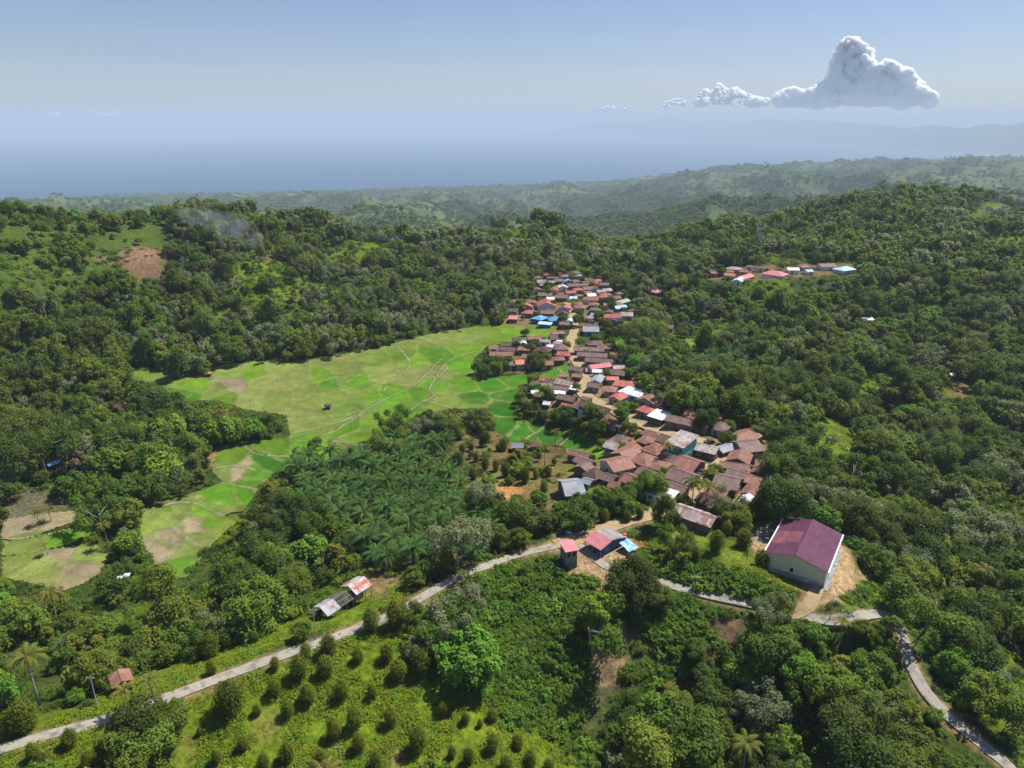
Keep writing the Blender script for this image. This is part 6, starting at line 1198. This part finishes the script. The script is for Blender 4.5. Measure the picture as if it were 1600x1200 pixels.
# ------------------------------------------------------------------ cumulus clouds beyond the bay
def icos(sub):
    import bmesh
    bm = bmesh.new(); bmesh.ops.create_icosphere(bm, subdivisions=sub, radius=1); bm.verts.ensure_lookup_table(); V = np.array([v.co[:] for v in bm.verts]); F = np.array([[v.index for v in f.verts] for f in bm.faces]); bm.free(); return V, F
ICV, ICF = icos(3)
m, n, b = newmat('cloud'); CLOUDM = m; b.inputs['Base Color'].default_value = (.99, .99, 1, 1); b.inputs['Roughness'].default_value = 1; b.inputs['Specular IOR Level'].default_value = 0
b.inputs['Subsurface Weight'].default_value = 1; b.inputs['Subsurface Radius'].default_value = (1, 1, 1); b.inputs['Subsurface Scale'].default_value = 380
def cloud(name, top, bottom, D, n, rmin, rmax, seed, label, dens=.4):
    g = np.random.default_rng(seed); us = [p[0] for p in top]; Vs = []; Fs = []; T = []; k = 0; c_ = None
    d0 = ray(np.mean(us), bottom); T0 = D / math.hypot(d0[0], d0[1]); org = np.array([d0[0] * T0, d0[1] * T0, CAMZ + d0[2] * T0])
    for i in range(n):
        uu = g.uniform(us[0], us[-1]); tp_ = np.interp(uu, us, [p[1] for p in top]); hgt = bottom - tp_; fr_ = 1 - g.random() ** 1.6; vv = bottom - hgt * fr_; r_ = g.uniform(rmin, rmax) * (.55 + .6 * (1 - fr_)); r_ = min(r_, max(hgt * .55, rmin * .8)); vv = min(max(vv, tp_ + r_ * .7), bottom - r_ * .45 + g.uniform(-4, 3))
        d = ray(uu, vv); tt = (D + g.uniform(-1, 1) * 1300) / math.hypot(d[0], d[1]); P = np.array([d[0] * tt, d[1] * tt, CAMZ + d[2] * tt]) - org; rm = r_ / FPX * D
        V = ICV.copy(); q = V * 2.1 + g.uniform(-9, 9, 3); dsp = 1 + .42 * fbm(q[:, 0] * 3 + q[:, 2] * 2.2, q[:, 1] * 3 - q[:, 2] * 1.7, 1.6, 3); V = V * dsp[:, None]; V = V * rm * np.array([1.05, 1.05, .95]) + P
        Vs.append(V); Fs.append(ICF + k); T.append(np.full(len(V), dens + .35 * fr_ * 0 + (.25 if vv < bottom - 12 else -.02))); k += len(V)
    for i in range(int(n * 1.6)):     # small torn tufts along the upper outline
        uu = g.uniform(us[0], us[-1]); tp_ = np.interp(uu, us, [p[1] for p in top]); r_ = g.uniform(.7, 3.8) * (rmin / 4.5) ** .5; vv = tp_ + g.uniform(-1.2, 4) * (rmin / 4.5)
        if g.random() < .3: vv = bottom - g.uniform(-3, 3.5)
        d = ray(uu, vv); tt = (D + g.uniform(-1, 1) * 1000) / math.hypot(d[0], d[1]); P = np.array([d[0] * tt, d[1] * tt, CAMZ + d[2] * tt]) - org; rm = r_ / FPX * D; V = ICV * rm * np.array([1.3, 1.3, .7]) + P
        Vs.append(V); Fs.append(ICF + k); T.append(np.full(len(V), dens)); k += len(V)
    o = link(name, mesh_np(name, np.vstack(Vs), np.vstack(Fs), CLOUDM, smooth=True, tint=np.concatenate(T)), None, tuple(org)); tag(o, label, 'cloud', kind='thing')
    rm_ = o.modifiers.new('merge', 'REMESH'); rm_.mode = 'VOXEL'; rm_.voxel_size = 46 if n > 100 else 30; rm_.use_smooth_shade = True
    return o
cloud('cumulus_cloud', [(1212,150),(1225,141),(1240,138),(1255,145),(1270,138),(1288,128),(1296,112),(1303,92),(1312,72),(1322,60),(1336,60),(1348,70),(1360,78),(1364,100),(1372,104),(1384,95),(1396,98),(1406,108),(1416,106),(1428,120),(1442,136),(1460,150)], 161, 50000, 760, 3.8, 11, 3, 'tall white cumulus cloud towering over the far mountains')
cloud('cumulus_cloud', [(1090,152),(1100,140),(1112,144),(1124,130),(1138,142),(1150,136),(1162,146),(1180,152),(1200,155)], 163, 50000, 90, 3, 7, 4, 'low lumpy white cloud left of the tall cumulus', .33)
cloud('cumulus_cloud', [(1036,161),(1050,156),(1064,154),(1076,160)], 165, 50000, 24, 2, 4, 5, 'small white cloud puff between the lumpy cloud and the tiny wisps', .33)
cloud('cumulus_cloud', [(935,171),(948,166),(962,169)], 173, 50000, 12, 1.5, 3, 6, 'tiny white wisp of cloud farthest left over the headland', .3)
cloud('cumulus_cloud', [(972,170),(982,166),(990,170)], 172, 50000, 8, 1.3, 2.6, 8, 'second tiny wisp of cloud just right of the first', .3)
cloud('cumulus_cloud', [(62,184),(72,178),(90,176),(106,184)], 186, 66000, 16, 1.6, 3.4, 9, 'faint pale cloud low over the sea at left', .2)
cloud('cumulus_cloud', [(130,184),(145,175),(160,178),(178,174),(200,184)], 186, 66000, 22, 1.6, 3.6, 10, 'faint pale cloud beside it over the open sea', .2)
# ------------------------------------------------------------------ smoke from field fires
def smoke(u, v, r, rise, drift, dens, label, z0=4):
    x, y = cast(u, v); z = float(height(x, y)); Vs = []; Fs = []; k = 0; g = np.random.default_rng(int(u)); V0, F0 = ICV, ICF
    mt, n, b = newmat('smoke'); n.nodes.remove(b); pv = nd(n, 'ShaderNodeVolumePrincipled'); pv.inputs['Color'].default_value = (.80, .86, .95, 1); n.links.new(pv.outputs[0], n.nodes['Material Output'].inputs['Volume'])
    co = objco(n); f = noise(n, .06, 4, co, .7); rmp = ramp(n, f, [(.44, (0, 0, 0)), (.75, (1, 1, 1))]); ml = nd(n, 'ShaderNodeMath', operation='MULTIPLY'); n.links.new(rmp, ml.inputs[0]); ml.inputs[1].default_value = dens
    # thins out towards the rim of the plume
    n.links.new(ml.outputs[0], pv.inputs['Density'])
    V = V0.copy(); t = (V[:, 2] + 1) / 2; lump = 1 + .35 * fbm(V[:, 0] * 5 + 9, V[:, 1] * 5 + V[:, 2] * 4, 1.7, 3); P = np.column_stack([V[:, 0] * r * (.25 + .95 * t) * lump + drift * t ** 1.3, V[:, 1] * r * .7 * (.25 + .9 * t), z0 + t * rise])
    o = link('smoke', mesh_np('smoke', P, F0, mt, smooth=True), None, (x, y, z)); tag(o, label, 'smoke', kind='stuff')
smoke(412, 408, 26, 34, -46, .036, 'thin blue-white smoke drifting from a field fire on the left hill')
smoke(625, 398, 20, 16, -20, .012, 'faint smoke hanging over the trees right of the main plume')
smoke(1535, 350, 30, 26, 20, .014, 'thin smoke rising behind the right-hand hill')
# ------------------------------------------------------------------ haze
m = bpy.data.materials.new('haze'); m.use_nodes = True; n = m.node_tree; n.nodes.remove(n.nodes['Principled BSDF']); pv = nd(n, 'ShaderNodeVolumePrincipled'); pv.inputs['Density'].default_value = HAZE_SIGMA; pv.inputs['Color'].default_value = (*HAZE_COL, 1); pv.inputs['Anisotropy'].default_value = .0
n.links.new(pv.outputs[0], n.nodes['Material Output'].inputs['Volume'])
zmax = -1e9; zmin = SEA
for o in S.objects:
    if o.type == 'MESH' and 'cloud' not in o.name and o.parent is None and len(o.data.vertices) > 1000:
        a = np.empty(len(o.data.vertices) * 3, np.float32); o.data.vertices.foreach_get('co', a); q = a.reshape(-1, 3)[:, 2]; zmax = max(zmax, q.max() + o.location.z); zmin = min(zmin, q.min() + o.location.z)
zmax = max(zmax, 112) + 6; print('haze', zmin, zmax)
b = MB(); b.box(-47500, 47500, -800, 47500, zmin - 1, zmax); o = b.build('haze', [m]); tag(o, 'even pale blue haze filling the air over valley and sea', 'haze', kind='stuff')
